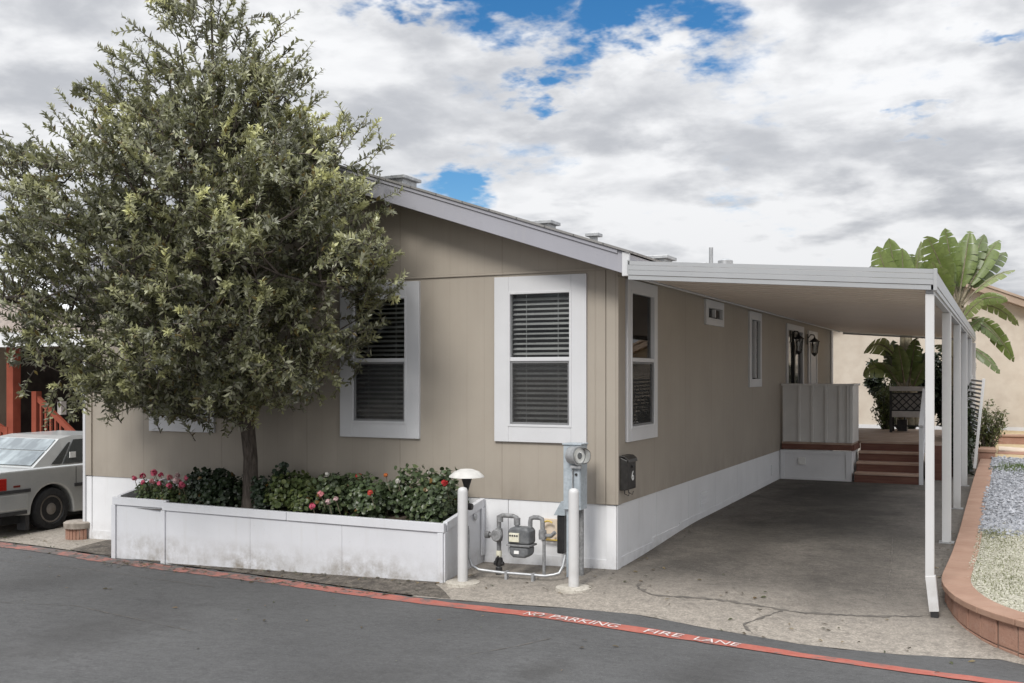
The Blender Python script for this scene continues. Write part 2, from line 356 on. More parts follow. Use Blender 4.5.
# ------------------------------------------------------------------ mesh helpers
ORIG = {}
class MB:
    def __init__(s): s.v = []; s.f = []; s.c = []
    def add(s, vs, fs):
        o = len(s.v); s.v += [tuple(v) for v in vs]; s.f += [tuple(i+o for i in f) for f in fs]; return s
    def box(s, x0, x1, y0, y1, z0, z1):
        return s.add([(x0, y0, z0), (x1, y0, z0), (x1, y1, z0), (x0, y1, z0), (x0, y0, z1), (x1, y0, z1), (x1, y1, z1), (x0, y1, z1)],
                     [(3, 2, 1, 0), (4, 5, 6, 7), (0, 1, 5, 4), (1, 2, 6, 5), (2, 3, 7, 6), (3, 0, 4, 7)])
    def bar(s, a, b, w, h, up=(0, 0, 1)):
        a = Vector(a); b = Vector(b); d = (b-a).normalized(); u = Vector(up)
        if abs(d.dot(u)) > .98: u = Vector((0, 1, 0))
        r = d.cross(u).normalized(); u = r.cross(d)
        vs = [p + r*sx*w/2 + u*sz*h/2 for p in (a, b) for sx, sz in ((-1, -1), (1, -1), (1, 1), (-1, 1))]
        return s.add(vs, [(3, 2, 1, 0), (4, 5, 6, 7), (0, 1, 5, 4), (1, 2, 6, 5), (2, 3, 7, 6), (3, 0, 4, 7)])
    def tube(s, pts, r, n=10, caps=True):
        pts = [Vector(p) for p in pts]; rs = r if isinstance(r, (list, tuple)) else [r]*len(pts)
        vs = []; fs = []; prev = None
        for i, p in enumerate(pts):
            d = (pts[min(i+1, len(pts)-1)] - pts[max(i-1, 0)]).normalized()
            if prev is None:
                u = Vector((0, 0, 1)) if abs(d.z) < .9 else Vector((1, 0, 0))
                u = (u - d*u.dot(d)).normalized()
            else:
                u = (prev - d*prev.dot(d)).normalized()
            prev = u; w = d.cross(u)
            vs += [p + (u*math.cos(2*math.pi*k/n) + w*math.sin(2*math.pi*k/n))*rs[i] for k in range(n)]
        for i in range(len(pts)-1):
            fs += [(i*n+k, i*n+(k+1) % n, (i+1)*n+(k+1) % n, (i+1)*n+k) for k in range(n)]
        if caps: fs += [tuple(range(n-1, -1, -1)), tuple(range((len(pts)-1)*n, len(pts)*n))]
        return s.add(vs, fs)
    def lathe(s, prof, loc=(0, 0, 0), n=24, axis='Z'):
        vs = []; L = len(prof)
        for r, z in prof:
            for k in range(n):
                a = 2*math.pi*k/n; c, t = r*math.cos(a), r*math.sin(a)
                p = (c, t, z) if axis == 'Z' else ((z, c, t) if axis == 'X' else (c, z, t))
                vs.append((p[0]+loc[0], p[1]+loc[1], p[2]+loc[2]))
        fs = [(i*n+k, i*n+(k+1) % n, (i+1)*n+(k+1) % n, (i+1)*n+k) for i in range(L-1) for k in range(n)]
        fs += [tuple(range(n-1, -1, -1)), tuple(range((L-1)*n, L*n))]
        return s.add(vs, fs)
    def prism(s, poly, a, b, axis='Y'):
        """polygon of (u,v) extruded between a and b along axis"""
        n = len(poly)
        def P(u, v, w): return (u, w, v) if axis == 'Y' else ((w, u, v) if axis == 'X' else (u, v, w))
        vs = [P(u, v, a) for u, v in poly] + [P(u, v, b) for u, v in poly]
        fs = [tuple(range(n)), tuple(range(2*n-1, n-1, -1))] + [(i, n+i, n+(i+1) % n, (i+1) % n) for i in range(n)]
        return s.add(vs, fs)
    def build(s, name, mat, parent=None, loc=None, bevel=0., smooth=False, seg=2):
        me = bpy.data.meshes.new(name)
        off = Vector(ORIG[parent.name] if parent else (loc or (0, 0, 0)))
        me.from_pydata([Vector(v)-off for v in s.v], [], s.f)
        bm = bmesh.new(); bm.from_mesh(me); bmesh.ops.recalc_face_normals(bm, faces=bm.faces[:]); bm.to_mesh(me); bm.free()
        me.materials.append(M[mat] if isinstance(mat, str) else mat)
        o = bpy.data.objects.new(name, me); COL.objects.link(o)
        if parent: o.parent = parent
        else: o.location = off
        ORIG[o.name] = tuple(off)
        if bevel:
            b = o.modifiers.new('edge', 'BEVEL'); b.width = bevel; b.segments = seg; b.limit_method = 'ANGLE'; b.angle_limit = rad(40)
        if smooth:
            for p in me.polygons: p.use_smooth = True
            me.set_sharp_from_angle(angle=rad(45))
        return o
def tag(o, label, cat, group=None, kind=None):
    if label: o['label'] = label
    if cat: o['category'] = cat
    if group: o['group'] = group
    if kind: o['kind'] = kind
    return o
def thing(name, loc, label, cat, group=None):
    o = bpy.data.objects.new(name, None); COL.objects.link(o); o.location = loc; o.empty_display_size = .2
    ORIG[o.name] = tuple(loc); return tag(o, label, cat, group)
def copy_tree(o, parent=None):
    c = o.copy(); COL.objects.link(c); c.parent = parent
    for ch in [x for x in COL.objects if x.parent == o]: copy_tree(ch, c)
    return c
def structure(o, label=None):
    o['kind'] = 'structure'
    o['label'] = label or o.name; o['category'] = o.name.split('.')[0].replace('_', ' ')
    return o

def sheet(name, mat, poly=None, box=None, step=.15, dz=0., zf=zg):
    """ground sheet following the terrain, clipped to a polygon by cutting a grid"""
    bm = bmesh.new()
    xs = [p[0] for p in poly]; ys = [p[1] for p in poly]
    f = bm.faces.new([bm.verts.new((p[0], p[1], 0)) for p in poly])
    x = math.floor(min(xs)/step)*step
    while x < max(xs):
        bmesh.ops.bisect_plane(bm, geom=bm.verts[:]+bm.edges[:]+bm.faces[:], plane_co=(x, 0, 0), plane_no=(1, 0, 0)); x += step
    y = math.floor(min(ys)/step)*step
    while y < max(ys):
        bmesh.ops.bisect_plane(bm, geom=bm.verts[:]+bm.edges[:]+bm.faces[:], plane_co=(0, y, 0), plane_no=(0, 1, 0)); y += step
    for v in bm.verts: v.co.z = zf(v.co.x, v.co.y)+dz
    bmesh.ops.recalc_face_normals(bm, faces=bm.faces[:])
    for f in bm.faces:
        if f.normal.z < 0: f.normal_flip()
        f.smooth = True
    me = bpy.data.meshes.new(name); bm.to_mesh(me); bm.free(); me.materials.append(M[mat])
    o = bpy.data.objects.new(name, me); COL.objects.link(o); ORIG[o.name] = (0, 0, 0)
    return o
def ribbon(pts, w, zoff, step=.12, zf=zg, wob=0.):
    """flat strip draped along a polyline"""
    P = []
    for (a, b) in zip(pts, pts[1:]):
        L = math.hypot(b[0]-a[0], b[1]-a[1]); k = max(1, int(L/step))
        P += [(a[0]+(b[0]-a[0])*i/k, a[1]+(b[1]-a[1])*i/k) for i in range(k)]
    P.append(pts[-1]); mb = MB(); vs = []
    for i, p in enumerate(P):
        a = P[max(i-1, 0)]; b = P[min(i+1, len(P)-1)]; dx, dy = b[0]-a[0], b[1]-a[1]; l = math.hypot(dx, dy) or 1
        nx, ny = -dy/l, dx/l; ww = w*(1+wob*random.uniform(-1, 1)); jt = w*wob*random.uniform(-.5, .5)
        for s_ in (-.5, 0, .5):
            x, y = p[0]+nx*(s_*ww+jt), p[1]+ny*(s_*ww+jt); vs.append((x, y, zf(x, y)+zoff))
    mb.add(vs, [(3*i+j, 3*i+3+j, 3*i+4+j, 3*i+1+j) for i in range(len(P)-1) for j in (0, 1)])
    return mb

# ------------------------------------------------------------------ ground, road, driveway
def build_ground():
    # terrain: one sheet to the horizon, a few centimetres under the paved sheets
    xs = sorted(set([-900, -300, -120, -60, -30] + [round(-24+.5*i, 2) for i in range(0, 97)] + [30, 60, 120, 300, 900]))
    ys = sorted(set([-900, -300, -120, -60, -30] + [round(-14+.5*i, 2) for i in range(0, 89)] + [40, 60, 120, 300, 900]))
    vs = [(x, y, zg(x, y)-.03) for y in ys for x in xs]; n = len(xs)
    m = MB(); m.add(vs, [(j*n+i, j*n+i+1, (j+1)*n+i+1, (j+1)*n+i) for j in range(len(ys)-1) for i in range(n-1)])
    structure(m.build('ground', 'old_asphalt', smooth=True), 'weathered brownish ground between the homes')
    EDGE = [(-30, .6), (-12, -.15), (-7.94, -.45), (-6.71, -.62), (-5.89, -.76), (-3.08, -1.12), (-1.5, -1.39), (-.6, -1.40), (-.03, -1.37), (.67, -1.35), (1.22, -1.46), (2.01, -1.53), (2.71, -1.42), (3.38, -1.25), (4.3, -1.7), (8, -2.2), (40, -6)]
    Q = []
    for a, b in zip(EDGE, EDGE[1:]):
        k = max(1, int(math.hypot(b[0]-a[0], b[1]-a[1])/.12)) if -9 < a[0] < 5 else 1
        for i in range(k):
            t = i/k; Q.append((a[0]+(b[0]-a[0])*t, a[1]+(b[1]-a[1])*t+(random.uniform(-.022, .022) if 0 < i else 0)))
    EDGE = Q+[EDGE[-1]]
    structure(sheet('road', 'road_asphalt', EDGE+[(40, -14), (-30, -14)], step=.3, dz=.004), 'dark grey asphalt road in front of the home')
    structure(sheet('driveway', 'drive_asphalt', [(-1.5, -1.378), (-.6, -1.385), (-.03, -1.36), (.67, -1.34), (1.22, -1.45), (2.01, -1.52), (2.71, -1.41), (3.38, -1.24), (4.3, -1.69), (4.3, -1.45), (3.3, -.6), (3.3, 9.6), (-.1, 9.6), (-.1, .3), (-1.5, .3)], step=.15, dz=.004), 'stained asphalt driveway under the carport')
    structure(sheet('side_drive', 'old_asphalt', [(-12, -.14), (-7.94, -.43), (-6.71, -.60), (-6.71, 7), (-12, 7)], step=.3, dz=.004), 'worn driveway beside the home where the sedan is parked')
    structure(sheet('verge', 'litter_soil', [(-6.70, -.60), (-5.89, -.74), (-3.08, -1.10), (-2.2, -1.24), (-1.6, -1.33), (-1.1, -1.36), (-1.25, -1.18), (-1.40, -1.02), (-1.52, -.92), (-1.52, .2), (-6.70, .2)], step=.15, dz=.006), 'narrow strip of litter and soil below the planter')
    RED = [(-14, .25), (-7.94, -.58), (-6.71, -.74), (-5.89, -.90), (-3.08, -1.25), (-1.32, -1.54), (-.17, -1.68), (.84, -1.82), (2.07, -1.95), (3.38, -2.10), (8, -2.75)]
    line = structure(ribbon(RED, .17, .009, .09, wob=.10).build('painted_line', 'red_line'), 'worn red fire lane line along the road edge')
    # lettering on the line
    def at(x):
        for a, b in zip(RED, RED[1:]):
            if a[0] <= x <= b[0]:
                t = (x-a[0])/(b[0]-a[0]); return a[1]+(b[1]-a[1])*t, math.atan2(b[1]-a[1], b[0]-a[0])
    for word, x0, x1 in (('NO', -.22, -.05), ('PARKING', .03, .64), ('FIRE', .87, 1.17), ('LANE', 1.28, 1.62)):
        cu = bpy.data.curves.new('lettering', 'FONT'); cu.body = word; cu.size = .15
        tmp = bpy.data.objects.new('lettering', cu); COL.objects.link(tmp)
        bpy.context.view_layer.update()
        me = bpy.data.meshes.new_from_object(tmp.evaluated_get(bpy.context.evaluated_depsgraph_get())); bpy.data.objects.remove(tmp)
        w = max(v.co.x for v in me.vertices)-min(v.co.x for v in me.vertices); sx = (x1-x0)/w
        for v in me.vertices:
            lx, ly = v.co.x*sx, (v.co.y-.054)*1.1; X = x0+lx; yc, an = at(X)
            X2, Y2 = X-math.sin(an)*ly, yc+math.cos(an)*ly; v.co = (X2, Y2, zg(X2, Y2)+.014)
        me.materials.clear(); me.materials.append(M['line_lettering'])
        o = bpy.data.objects.new('lettering', me); COL.objects.link(o); o.parent = line
    d = bpy.data.objects['driveway']
    ribbon([(.38, -.44), (.40, -.58), (.62, -.76), (.9, -.70), (1.17, -.66), (1.5, -.68), (1.86, -.68), (2.3, -.56), (2.8, -.37)], .034, .007, .04, wob=.9).build('tar_seam', 'tar', d)
    ribbon([(1.62, -1.42), (1.50, -1.2), (1.58, -1.0), (1.66, -.84), (1.72, -.68)], .02, .007, .04, wob=.9).build('tar_seam', 'tar', d)
    ribbon([(2.30, 2.6), (2.38, 1.6), (2.44, .6), (2.46, .1)], .008, .007, .05, wob=.9).build('tar_seam', 'tar', d)
    r = bpy.data.objects['road']
    for pts in ([(-7.5, -1.2), (-5.5, -1.32), (-3.6, -1.62)], [(-.1, -3.1), (.15, -2.7), (.3, -2.35)], [(-6, -3.0), (-4.2, -2.75), (-2.5, -3.15)]):
        ribbon(pts, .007, .007, .05, wob=1.).build('crack', 'tar', r)
build_ground()

# ------------------------------------------------------------------ the home
XL = -7.07          # left corner of the front wall
YB = 14.1           # back corner
def wall_cells(u0, u1, v0, v1, holes):
    us = sorted({u0, u1, *[h[0] for h in holes], *[h[1] for h in holes]}); vs = sorted({v0, v1, *[h[2] for h in holes], *[h[3] for h in holes]})
    for a, b in zip(us, us[1:]):
        for c, d in zip(vs, vs[1:]):
            m = ((a+b)/2, (c+d)/2)
            if not any(h[0] < m[0] < h[1] and h[2] < m[1] < h[3] for h in holes): yield a, b, c, d
def grid_wall(mb, cells, place):
    """one skin (front face) plus hole returns; place(u,v,depth)->xyz"""
    cells = list(cells)
    for a, b, c, d in cells:
        mb.add([place(a, c, 0), place(b, c, 0), place(b, d, 0), place(a, d, 0)], [(0, 1, 2, 3)])
FRONT = [(-1.17, -.46, 1.37, 2.75), (-3.07, -2.36, 1.37, 2.75), (-5.86, -5.15, 1.37, 2.75)]
SIDE = [(.34, 1.13, 1.35, 2.76), (3.34, 4.13, 2.60, 2.79), (5.87, 6.52, 1.81, 2.76), (8.85, 10.3, .80, 2.72)]
def fp(u, v, d): return (u, d, v)           # front wall: outward is -y, depth grows inwards
def sp(u, v, d): return (-d, u, v)          # side wall: outward is +x
def box_in(mb, place, u0, u1, v0, v1, d0, d1):
    P = [place(u, v, d) for d in (d0, d1) for u, v in ((u0, v0), (u1, v0), (u1, v1), (u0, v1))]
    mb.add(P, [(3, 2, 1, 0), (4, 5, 6, 7), (0, 1, 5, 4), (1, 2, 6, 5), (2, 3, 7, 6), (3, 0, 4, 7)])
def ring_in(mb, place, u0, u1, v0, v1, w, d0, d1, wb=None):
    wb = w if wb is None else wb
    box_in(mb, place, u0, u0+w, v0, v1, d0, d1); box_in(mb, place, u1-w, u1, v0, v1, d0, d1)
    box_in(mb, place, u0+w, u1-w, v1-w, v1, d0, d1); box_in(mb, place, u0+w, u1-w, v0, v0+wb, d0, d1)

def window(house, place, h, trim=.15, kind='hung', blind='blind', trim_b=None):
    u0, u1, v0, v1 = h; trim_b = trim if trim_b is None else trim_b
    mb = MB(); ring_in(mb, place, u0-trim, u1+trim, v0-trim_b, v1+trim, trim+.012, -.030, .05, trim_b+.012)
    w = mb.build('window', 'white_trim', house, bevel=.004)
    fr = MB(); ring_in(fr, place, u0+.006, u1-.006, v0+.006, v1-.006, .024, -.036, .045); 
    if kind == 'slider':
        mu = (u0+u1)/2; box_in(fr, place, mu-.018, mu+.018, v0+.044, v1-.044, -.030, .04)
    if kind == 'hung':
        mv = (v0+v1)/2; box_in(fr, place, u0+.03, u1-.03, mv-.020, mv+.020, -.030, .04)
    fr.build('frame', 'white_trim', w, bevel=.003)
    if kind == 'hung':
        mv = (v0+v1)/2
        lo = MB(); ring_in(lo, place, u0+.031, u1-.031, v0+.031, mv-.021, .020, -.022, .005)
        lo.build('sash', 'white_trim', w, bevel=.003)
        panes = [(u0+.03, u1-.03, mv+.02, v1-.03, .006), (u0+.051, u1-.051, v0+.051, mv-.041, -.010)]
    elif kind == 'slider':
        mu = (u0+u1)/2; panes = [(u0+.044, mu-.018, v0+.044, v1-.044, .01), (mu+.018, u1-.044, v0+.044, v1-.044, .0)]
    else: panes = [(u0+.044, u1-.044, v0+.044, v1-.044, .01)]
    for a, b, c, d, dep in panes:
        p = MB(); box_in(p, place, a, b, c, d, dep, dep+.004); p.build('pane', 'window_glass', w)
    if kind == 'hung':       # insect screen outside the lower sash
        p = MB(); box_in(p, place, u0+.033, u1-.033, v0+.033, (v0+v1)/2-.022, -.0265, -.0245); p.build('insect_screen', 'screen_mesh', w)
    bl = MB()
    if blind == 'blind':
        n = int((v1-v0-.06)/.0505)
        for i in range(n):
            z = v0+.04+i*.0505+random.uniform(-.002, .002)
            a = .0105*random.uniform(.8, 1.2)
            P = [place(u, z+dz, dd) for u in (u0+.02, u1-.02) for dz, dd in ((-a, .052), (a, .096), (a+.003, .094), (-a+.003, .050))]
            bl.add(P, [(0, 1, 5, 4), (1, 2, 6, 5), (2, 3, 7, 6), (3, 0, 4, 7), (3, 2, 1, 0), (4, 5, 6, 7)])
        for uu in (u0+.18, u1-.18): box_in(bl, place, uu-.002, uu+.002, v0+.03, v1-.02, .045, .047)
        bl.build('blind', 'blind', w)
    elif blind == 'mixed':
        box_in(bl, place, u0+.03, u1-.03, v1-.46, v1, .07, .075); bl.build('shade', 'shade_grey', w)
        cu = MB(); n = 14
        for i in range(n):
            ua = u0+.03+(u1-u0-.06)*i/n; ub = u0+.03+(u1-u0-.06)*(i+1)/n
            da, db = .085+.02*(i % 2), .085+.02*((i+1) % 2)
            cu.add([place(ua, v1-.70, da), place(ub, v1-.70, db), place(ub, v1-.45, db), place(ua, v1-.45, da)], [(0, 1, 2, 3)])
        cu.build('curtain', 'curtain', w)
        b2 = MB(); n = int(.66/.043)
        for i in range(n):
            z = v0+.04+i*.043; P = [place(u, z+dz, dd) for u in (u0+.03, u1-.03) for dz, dd in ((-.011, .062), (.011, .1), (.014, .098), (-.008, .06))]
            b2.add(P, [(0, 1, 5, 4), (1, 2, 6, 5), (2, 3, 7, 6), (3, 0, 4, 7), (3, 2, 1, 0), (4, 5, 6, 7)])
        b2.build('blind', 'blind', w)
    elif blind == 'strip':
        box_in(bl, place, u0+.03, u0+.03+(u1-u0)*.16, v0+.03, v1-.03, .07, .08); bl.build('curtain', 'shade_grey', w)
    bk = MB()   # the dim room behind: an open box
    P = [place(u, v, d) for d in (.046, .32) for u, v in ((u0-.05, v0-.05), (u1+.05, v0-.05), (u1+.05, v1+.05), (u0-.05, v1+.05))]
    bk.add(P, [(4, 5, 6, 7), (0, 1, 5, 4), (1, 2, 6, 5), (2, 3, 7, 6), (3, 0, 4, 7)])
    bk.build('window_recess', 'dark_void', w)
    return w

def build_house():
    H = thing('manufactured_home', (0, 0, 0), 'tan single storey manufactured home with white skirting and a low gable roof', 'house')
    ZS = .64; ZT = 2.94
    mb = MB()
    grid_wall(mb, wall_cells(XL, 0, ZS-.01, ZT, FRONT), fp)
    grid_wall(mb, wall_cells(0, YB, ZS-.01, 2.92, SIDE), sp)
    mb.add([fp(0, ZS-.01, 0), sp(YB, ZS-.01, 0)], [])
    # left and back walls, bottom lip
    mb.add([(XL, 0, ZS-.2), (XL, YB, ZS-.2), (XL, YB, ZT), (XL, 0, ZT)], [(0, 1, 2, 3)])
    mb.add([(XL, YB, 0), (0, YB, 0), (0, YB, 2.92), (XL, YB, 2.92)], [(0, 1, 2, 3)])
    mb.add([(XL, 0, ZS-.01), (0, 0, ZS-.01), (0, .03, ZS-.01), (XL, .03, ZS-.01), (0, YB, ZS-.01), (-.03, YB, ZS-.01), (-.03, .03, ZS-.01)], [(0, 1, 2, 3), (1, 4, 5, 6)])
    mb.build('wall', 'siding', H)
    XR = XL/2; RZ = lambda x: 2.93+ (x-0)*-.333 if x > XR else 2.93+ (XL-x)*-.333
    g = MB(); g.prism([(XL, ZT+.012), (0, ZT+.012), (0, 2.96), (XR, 2.93-XR*.333), (XL, 2.96)], -.006, .02)
    g.build('gable', 'siding', H); g = MB(); g.prism([(XL, 2.93), (0, 2.93), (XR, 2.93-XR*.333)], YB-.02, YB); g.build('gable', 'siding', H)
    fl = MB(); fl.box(XL, .006, -.016, .004, ZT-.012, ZT+.010); fl.build('flashing', 'siding', H)
    # corner trims in wall colour
    for args in ((-.105, .012, -.020, .0), (-.215, -.113, -.016, .0), (XL-.01, XL+.09, -.02, .0)):
        t = MB(); t.box(args[0], args[1], args[2], .004, ZS-.005, ZT-.013); t.build('corner_trim', 'siding', H, bevel=.003)
    t = MB(); t.box(-.004, .020, -.018, .10, ZS-.005, 2.86); t.box(-.004, .016, .105, .20, ZS-.005, 2.86); t.build('corner_trim', 'siding', H, bevel=.003)
    t = MB(); t.box(-.01, .03, YB-.22, YB+.02, .2, 2.86); t.build('corner_trim', 'white_trim', H, bevel=.003)
    t = MB(); t.box(XL-.055, XL-.012, -.022, .06, -.2, 2.86); t.build('corner_trim', 'white_trim', H, bevel=.003)
    # skirting: panels with seams
    sk = MB(); x = XL
    pw = -XL/6
    for i in range(6):
        xa, xb = XL+pw*i, XL+pw*(i+1)
        sk.box(xa+.003, xb-.003, .010, .03, zg(xb, 0)-.06, ZS-.012)
    for i in range(11):
        ya, yb = .03+1.28*i, .03+1.28*(i+1); sk.box(-.03, -.010, ya+.003, min(yb, YB)-.003, 0-.06, ZS-.012)
    sk.build('skirting', 'skirting', H)
    tr = MB(); tr.box(-.11, .004, -.002, .012, -.06, ZS-.014); tr.box(-.008, .006, -.002, .11, -.06, ZS-.014)
    tr.build('skirting_trim', 'skirting', H, bevel=.003); tr = MB(); tr.box(XL-.01, XL+.08, -.004, .01, -.25, ZS-.014); tr.build('skirting_trim', 'skirting', H, bevel=.003)
    tr = MB()
    for i in range(6):
        xa, xb = XL+pw*i, XL+pw*(i+1); tr.box(xa, xb, .002, .0095, max(zg(xa, 0), zg(xb, 0))-.03, max(zg(xa, 0), zg(xb, 0))+.09)
    for i in range(8):
        ya = .12+i*1.04; tr.box(-.0095, -.002, ya, ya+1.04, zg(0, ya)-.04, zg(0, ya+1.04)+.075)
    tr.build('base_board', 'skirting', H)
    vt = MB(); vt.box(-.0095, .004, 7.5, 7.9, .26, .44)
    for i in range(5): vt.box(.004, .010, 7.52, 7.88, .275+i*.032, .292+i*.032)
    vt.build('skirting_vent', 'skirting', H)
    vt = MB(); vt.box(-.0095, .004, 3.1, 3.5, .26, .44)
    for i in range(5): vt.box(.004, .010, 3.12, 3.48, .275+i*.032, .292+i*.032)
    vt.build('skirting_vent', 'skirting', H)
    # roof: two slabs with thickness, fascia boards at the gable, soffit under the overhang
    OX, OY = .235, -.36; sl = .333
    zr = 3.045-(XR-OX)*sl
    roof = MB(); th = .022
    roof.prism([(OX+.02, 3.045-.02*sl), (XR, zr), (XL-OX-.02, 3.045-.02*sl), (XL-OX-.02, 3.045-.02*sl+th), (XR, zr+th), (OX+.02, 3.045-.02*sl+th)], OY-.03, YB+.3)
    R = roof.build('roof', 'shingle', H)
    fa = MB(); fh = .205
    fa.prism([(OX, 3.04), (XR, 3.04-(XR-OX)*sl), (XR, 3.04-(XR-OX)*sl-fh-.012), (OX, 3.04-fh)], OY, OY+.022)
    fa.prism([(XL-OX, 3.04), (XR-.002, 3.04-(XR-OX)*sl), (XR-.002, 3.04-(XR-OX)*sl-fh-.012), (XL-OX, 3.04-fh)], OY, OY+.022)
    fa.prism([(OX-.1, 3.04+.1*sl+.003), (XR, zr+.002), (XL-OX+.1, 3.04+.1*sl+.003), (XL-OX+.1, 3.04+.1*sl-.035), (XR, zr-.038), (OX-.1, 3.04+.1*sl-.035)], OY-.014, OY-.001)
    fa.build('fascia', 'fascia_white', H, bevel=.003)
    ec = MB(); ec.box(OX-.055, OX+.012, OY-.012, OY+.03, 2.825, 3.05); ec.build('fascia_end', 'white_trim', H, bevel=.003)
    ef = MB(); ef.box(OX-.02, OX, OY+.024, YB+.28, 2.84, 3.03); ef.build('eave_board', 'fascia_white', H); ef = MB(); ef.box(XL-OX, XL-OX+.02, OY+.024, YB+.28, 2.84, 3.03); ef.build('eave_board', 'fascia_white', H)
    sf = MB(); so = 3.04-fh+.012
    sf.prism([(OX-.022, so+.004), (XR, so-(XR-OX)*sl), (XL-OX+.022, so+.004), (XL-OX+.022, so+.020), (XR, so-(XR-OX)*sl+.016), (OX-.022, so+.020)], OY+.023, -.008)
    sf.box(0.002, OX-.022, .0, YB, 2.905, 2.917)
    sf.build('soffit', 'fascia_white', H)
    ts = MB(); ts.box(.180, .212, .0, YB-.2, 2.83, 2.903); ts.build('frieze_trim', 'white_trim', H, bevel=.003)
    # vents standing on the roof
    def on(x): return zr+th+(x-XR)*-sl if x > XR else zr+th
    def vent(x, y, w, d, h):
        v = MB(); z = on(x); v.box(x-w/2, x+w/2, y-d/2, y+d/2, z-.15, z+h); v.box(x-w/2-.04, x+w/2+.04, y-d/2-.04, y+d/2+.04, z+h, z+h+.035); v.build('roof_vent', 'galv', R, bevel=.004)
    vent(-2.68, .35, .26, .30, .02); vent(-1.15, .9, .17, .2, .02); vent(-.62, 1.0, .07, .07, .05); vent(-.04, 1.4, .28, .28, .0); vent(.05, 2.9, .12, .14, .10)
    pp = MB(); pp.tube([(-.15, 4.2, on(-.15)-.1), (-.15, 4.2, on(-.15)+.42)], .028); pp.build('roof_pipe', 'galv', R, smooth=True)
    pp = MB(); pp.lathe([(.055, 0), (.055, .22), (.10, .22), (.10, .27), (.03, .30)], (.02, 4.3, on(.02)+.03)); pp.build('roof_pipe', 'galv', R, smooth=True)
    # windows and doors
    for h in FRONT: window(H, fp, h, .15)
    window(H, sp, SIDE[0], .10, 'hung', 'mixed', .12)
    window(H, sp, SIDE[1], .07, 'slider', 'none', .06)
    window(H, sp, SIDE[2], .09, 'slider', 'strip')
    # dark glazed door and white door behind the porch rail
    d = MB(); ring_in(d, sp, 8.73, 10.42, .74, 2.80, .11, -.03, .04); D = d.build('door', 'white_trim', H, bevel=.004)
    p = MB(); box_in(p, sp, 8.86, 10.29, .86, 2.68, .02, .026); p.build('pane', 'car_glass', D)
    p = MB(); box_in(p, sp, 9.50, 9.60, .86, 2.68, -.012, .019); p.build('stile', 'bronze_box', D)
    d = MB(); box_in(d, sp, 10.95, 12.0, .74, 2.76, -.03, .0); D2 = d.build('door', 'white_trim', H, bevel=.004); D2['label'] = 'white panelled door'
    p = MB(); ring_in(p, sp, 11.10, 11.85, .85, 1.6, .03, -.045, -.031); ring_in(p, sp, 11.10, 11.85, 1.7, 2.6, .03, -.045, -.031); p.build('door_panel', 'white_trim', D2)
    p = MB(); p.lathe([(.0, .0), (.022, .0), (.03, .03), (.022, .06), (0, .065)], (.031, 11.05, 1.66), 12, 'X'); p.build('handle', 'black_paint', D2, smooth=True)
    return H
build_house()

def lantern(y, label):
    T = thing('wall_lantern', (.03, y, 2.50), label, 'lantern', 'black lanterns by the porch doors')
    b = MB(); b.box(.03, .05, y-.05, y+.05, 2.48, 2.68); b.tube([(.05, y, 2.60), (.10, y, 2.67), (.16, y, 2.66), (.17, y, 2.62)], .011, 8); b.build('bracket', 'black_paint', T, bevel=.003)
    r = MB(); r.lathe([(.012, .0), (.02, -.02), (.10, -.085), (.10, -.095)], (.17, y, 2.62), 6); r.build('lamp_roof', 'black_paint', T)
    g = MB(); g.lathe([(.074, -.096), (.052, -.30)], (.17, y, 2.62), 6); g.build('glass', 'lamp_glass', T)
    c = MB()
    for k in range(6):
        a = 2*math.pi*k/6; c.bar((.17+.078*math.cos(a), y+.078*math.sin(a), 2.524), (.17+.055*math.cos(a), y+.055*math.sin(a), 2.32), .01, .01)
    c.lathe([(.06, -.30), (.05, -.325), (.015, -.36), (.0, -.37)], (.17, y, 2.62), 6); c.build('cage', 'black_paint', T)
    bu = MB(); bu.lathe([(.012, -.30), (.012, -.22), (.022, -.20), (.016, -.14), (0, -.13)], (.17, y, 2.62), 8); bu.build('bulb', 'label_white', T, smooth=True)
lantern(9.0, 'black wall lantern beside the dark glazed door')
lantern(10.72, 'black wall lantern beside the white door, farther along the wall')

def build_mailbox():
    T = thing('mailbox', (.01, .25, .78), 'dark bronze wall mailbox with a white number and curved lid', 'mailbox')
    b = MB(); b.prism([(.024, .77), (.105, .78), (.105, 1.065), (.024, 1.10)], .012, .265, 'Y'); b.build('body', 'bronze_box', T, bevel=.008)
    l = MB(); l.prism([(.024, 1.115), (.075, 1.110), (.113, 1.080), (.120, 1.045), (.111, 1.06), (.07, 1.095), (.024, 1.102)], .004, .273, 'Y'); l.build('lid', 'bronze_box', T, bevel=.003)
    k = MB(); k.lathe([(0, 0), (.012, 0), (.012, .012), (0, .014)], (.107, .14, 1.0), 12, 'X'); k.build('lock', 'black_paint', T)
    cu = bpy.data.curves.new('number', 'FONT'); cu.body = '6'; cu.size = .135; cu.extrude = .002; cu.align_x = 'CENTER'
    tmp = bpy.data.objects.new('number', cu); COL.objects.link(tmp); bpy.context.view_layer.update()
    me = bpy.data.meshes.new_from_object(tmp.evaluated_get(bpy.context.evaluated_depsgraph_get())); bpy.data.objects.remove(tmp)
    for v in me.vertices:
        x, y, z = v.co; v.co = (.109+z-.01, .155+x-.25, .865+y-.78)
    me.materials.clear(); me.materials.append(M['label_white']); o = bpy.data.objects.new('number', me); COL.objects.link(o); o.parent = T
    # newspaper hooks
    for yy in (.08, .20):
        h = MB(); h.tube([(.05, yy, .79), (.05, yy, .735), (.09, yy, .72), (.10, yy, .755)], .004, 6); h.build('paper_hook', 'black_paint', T)
build_mailbox()

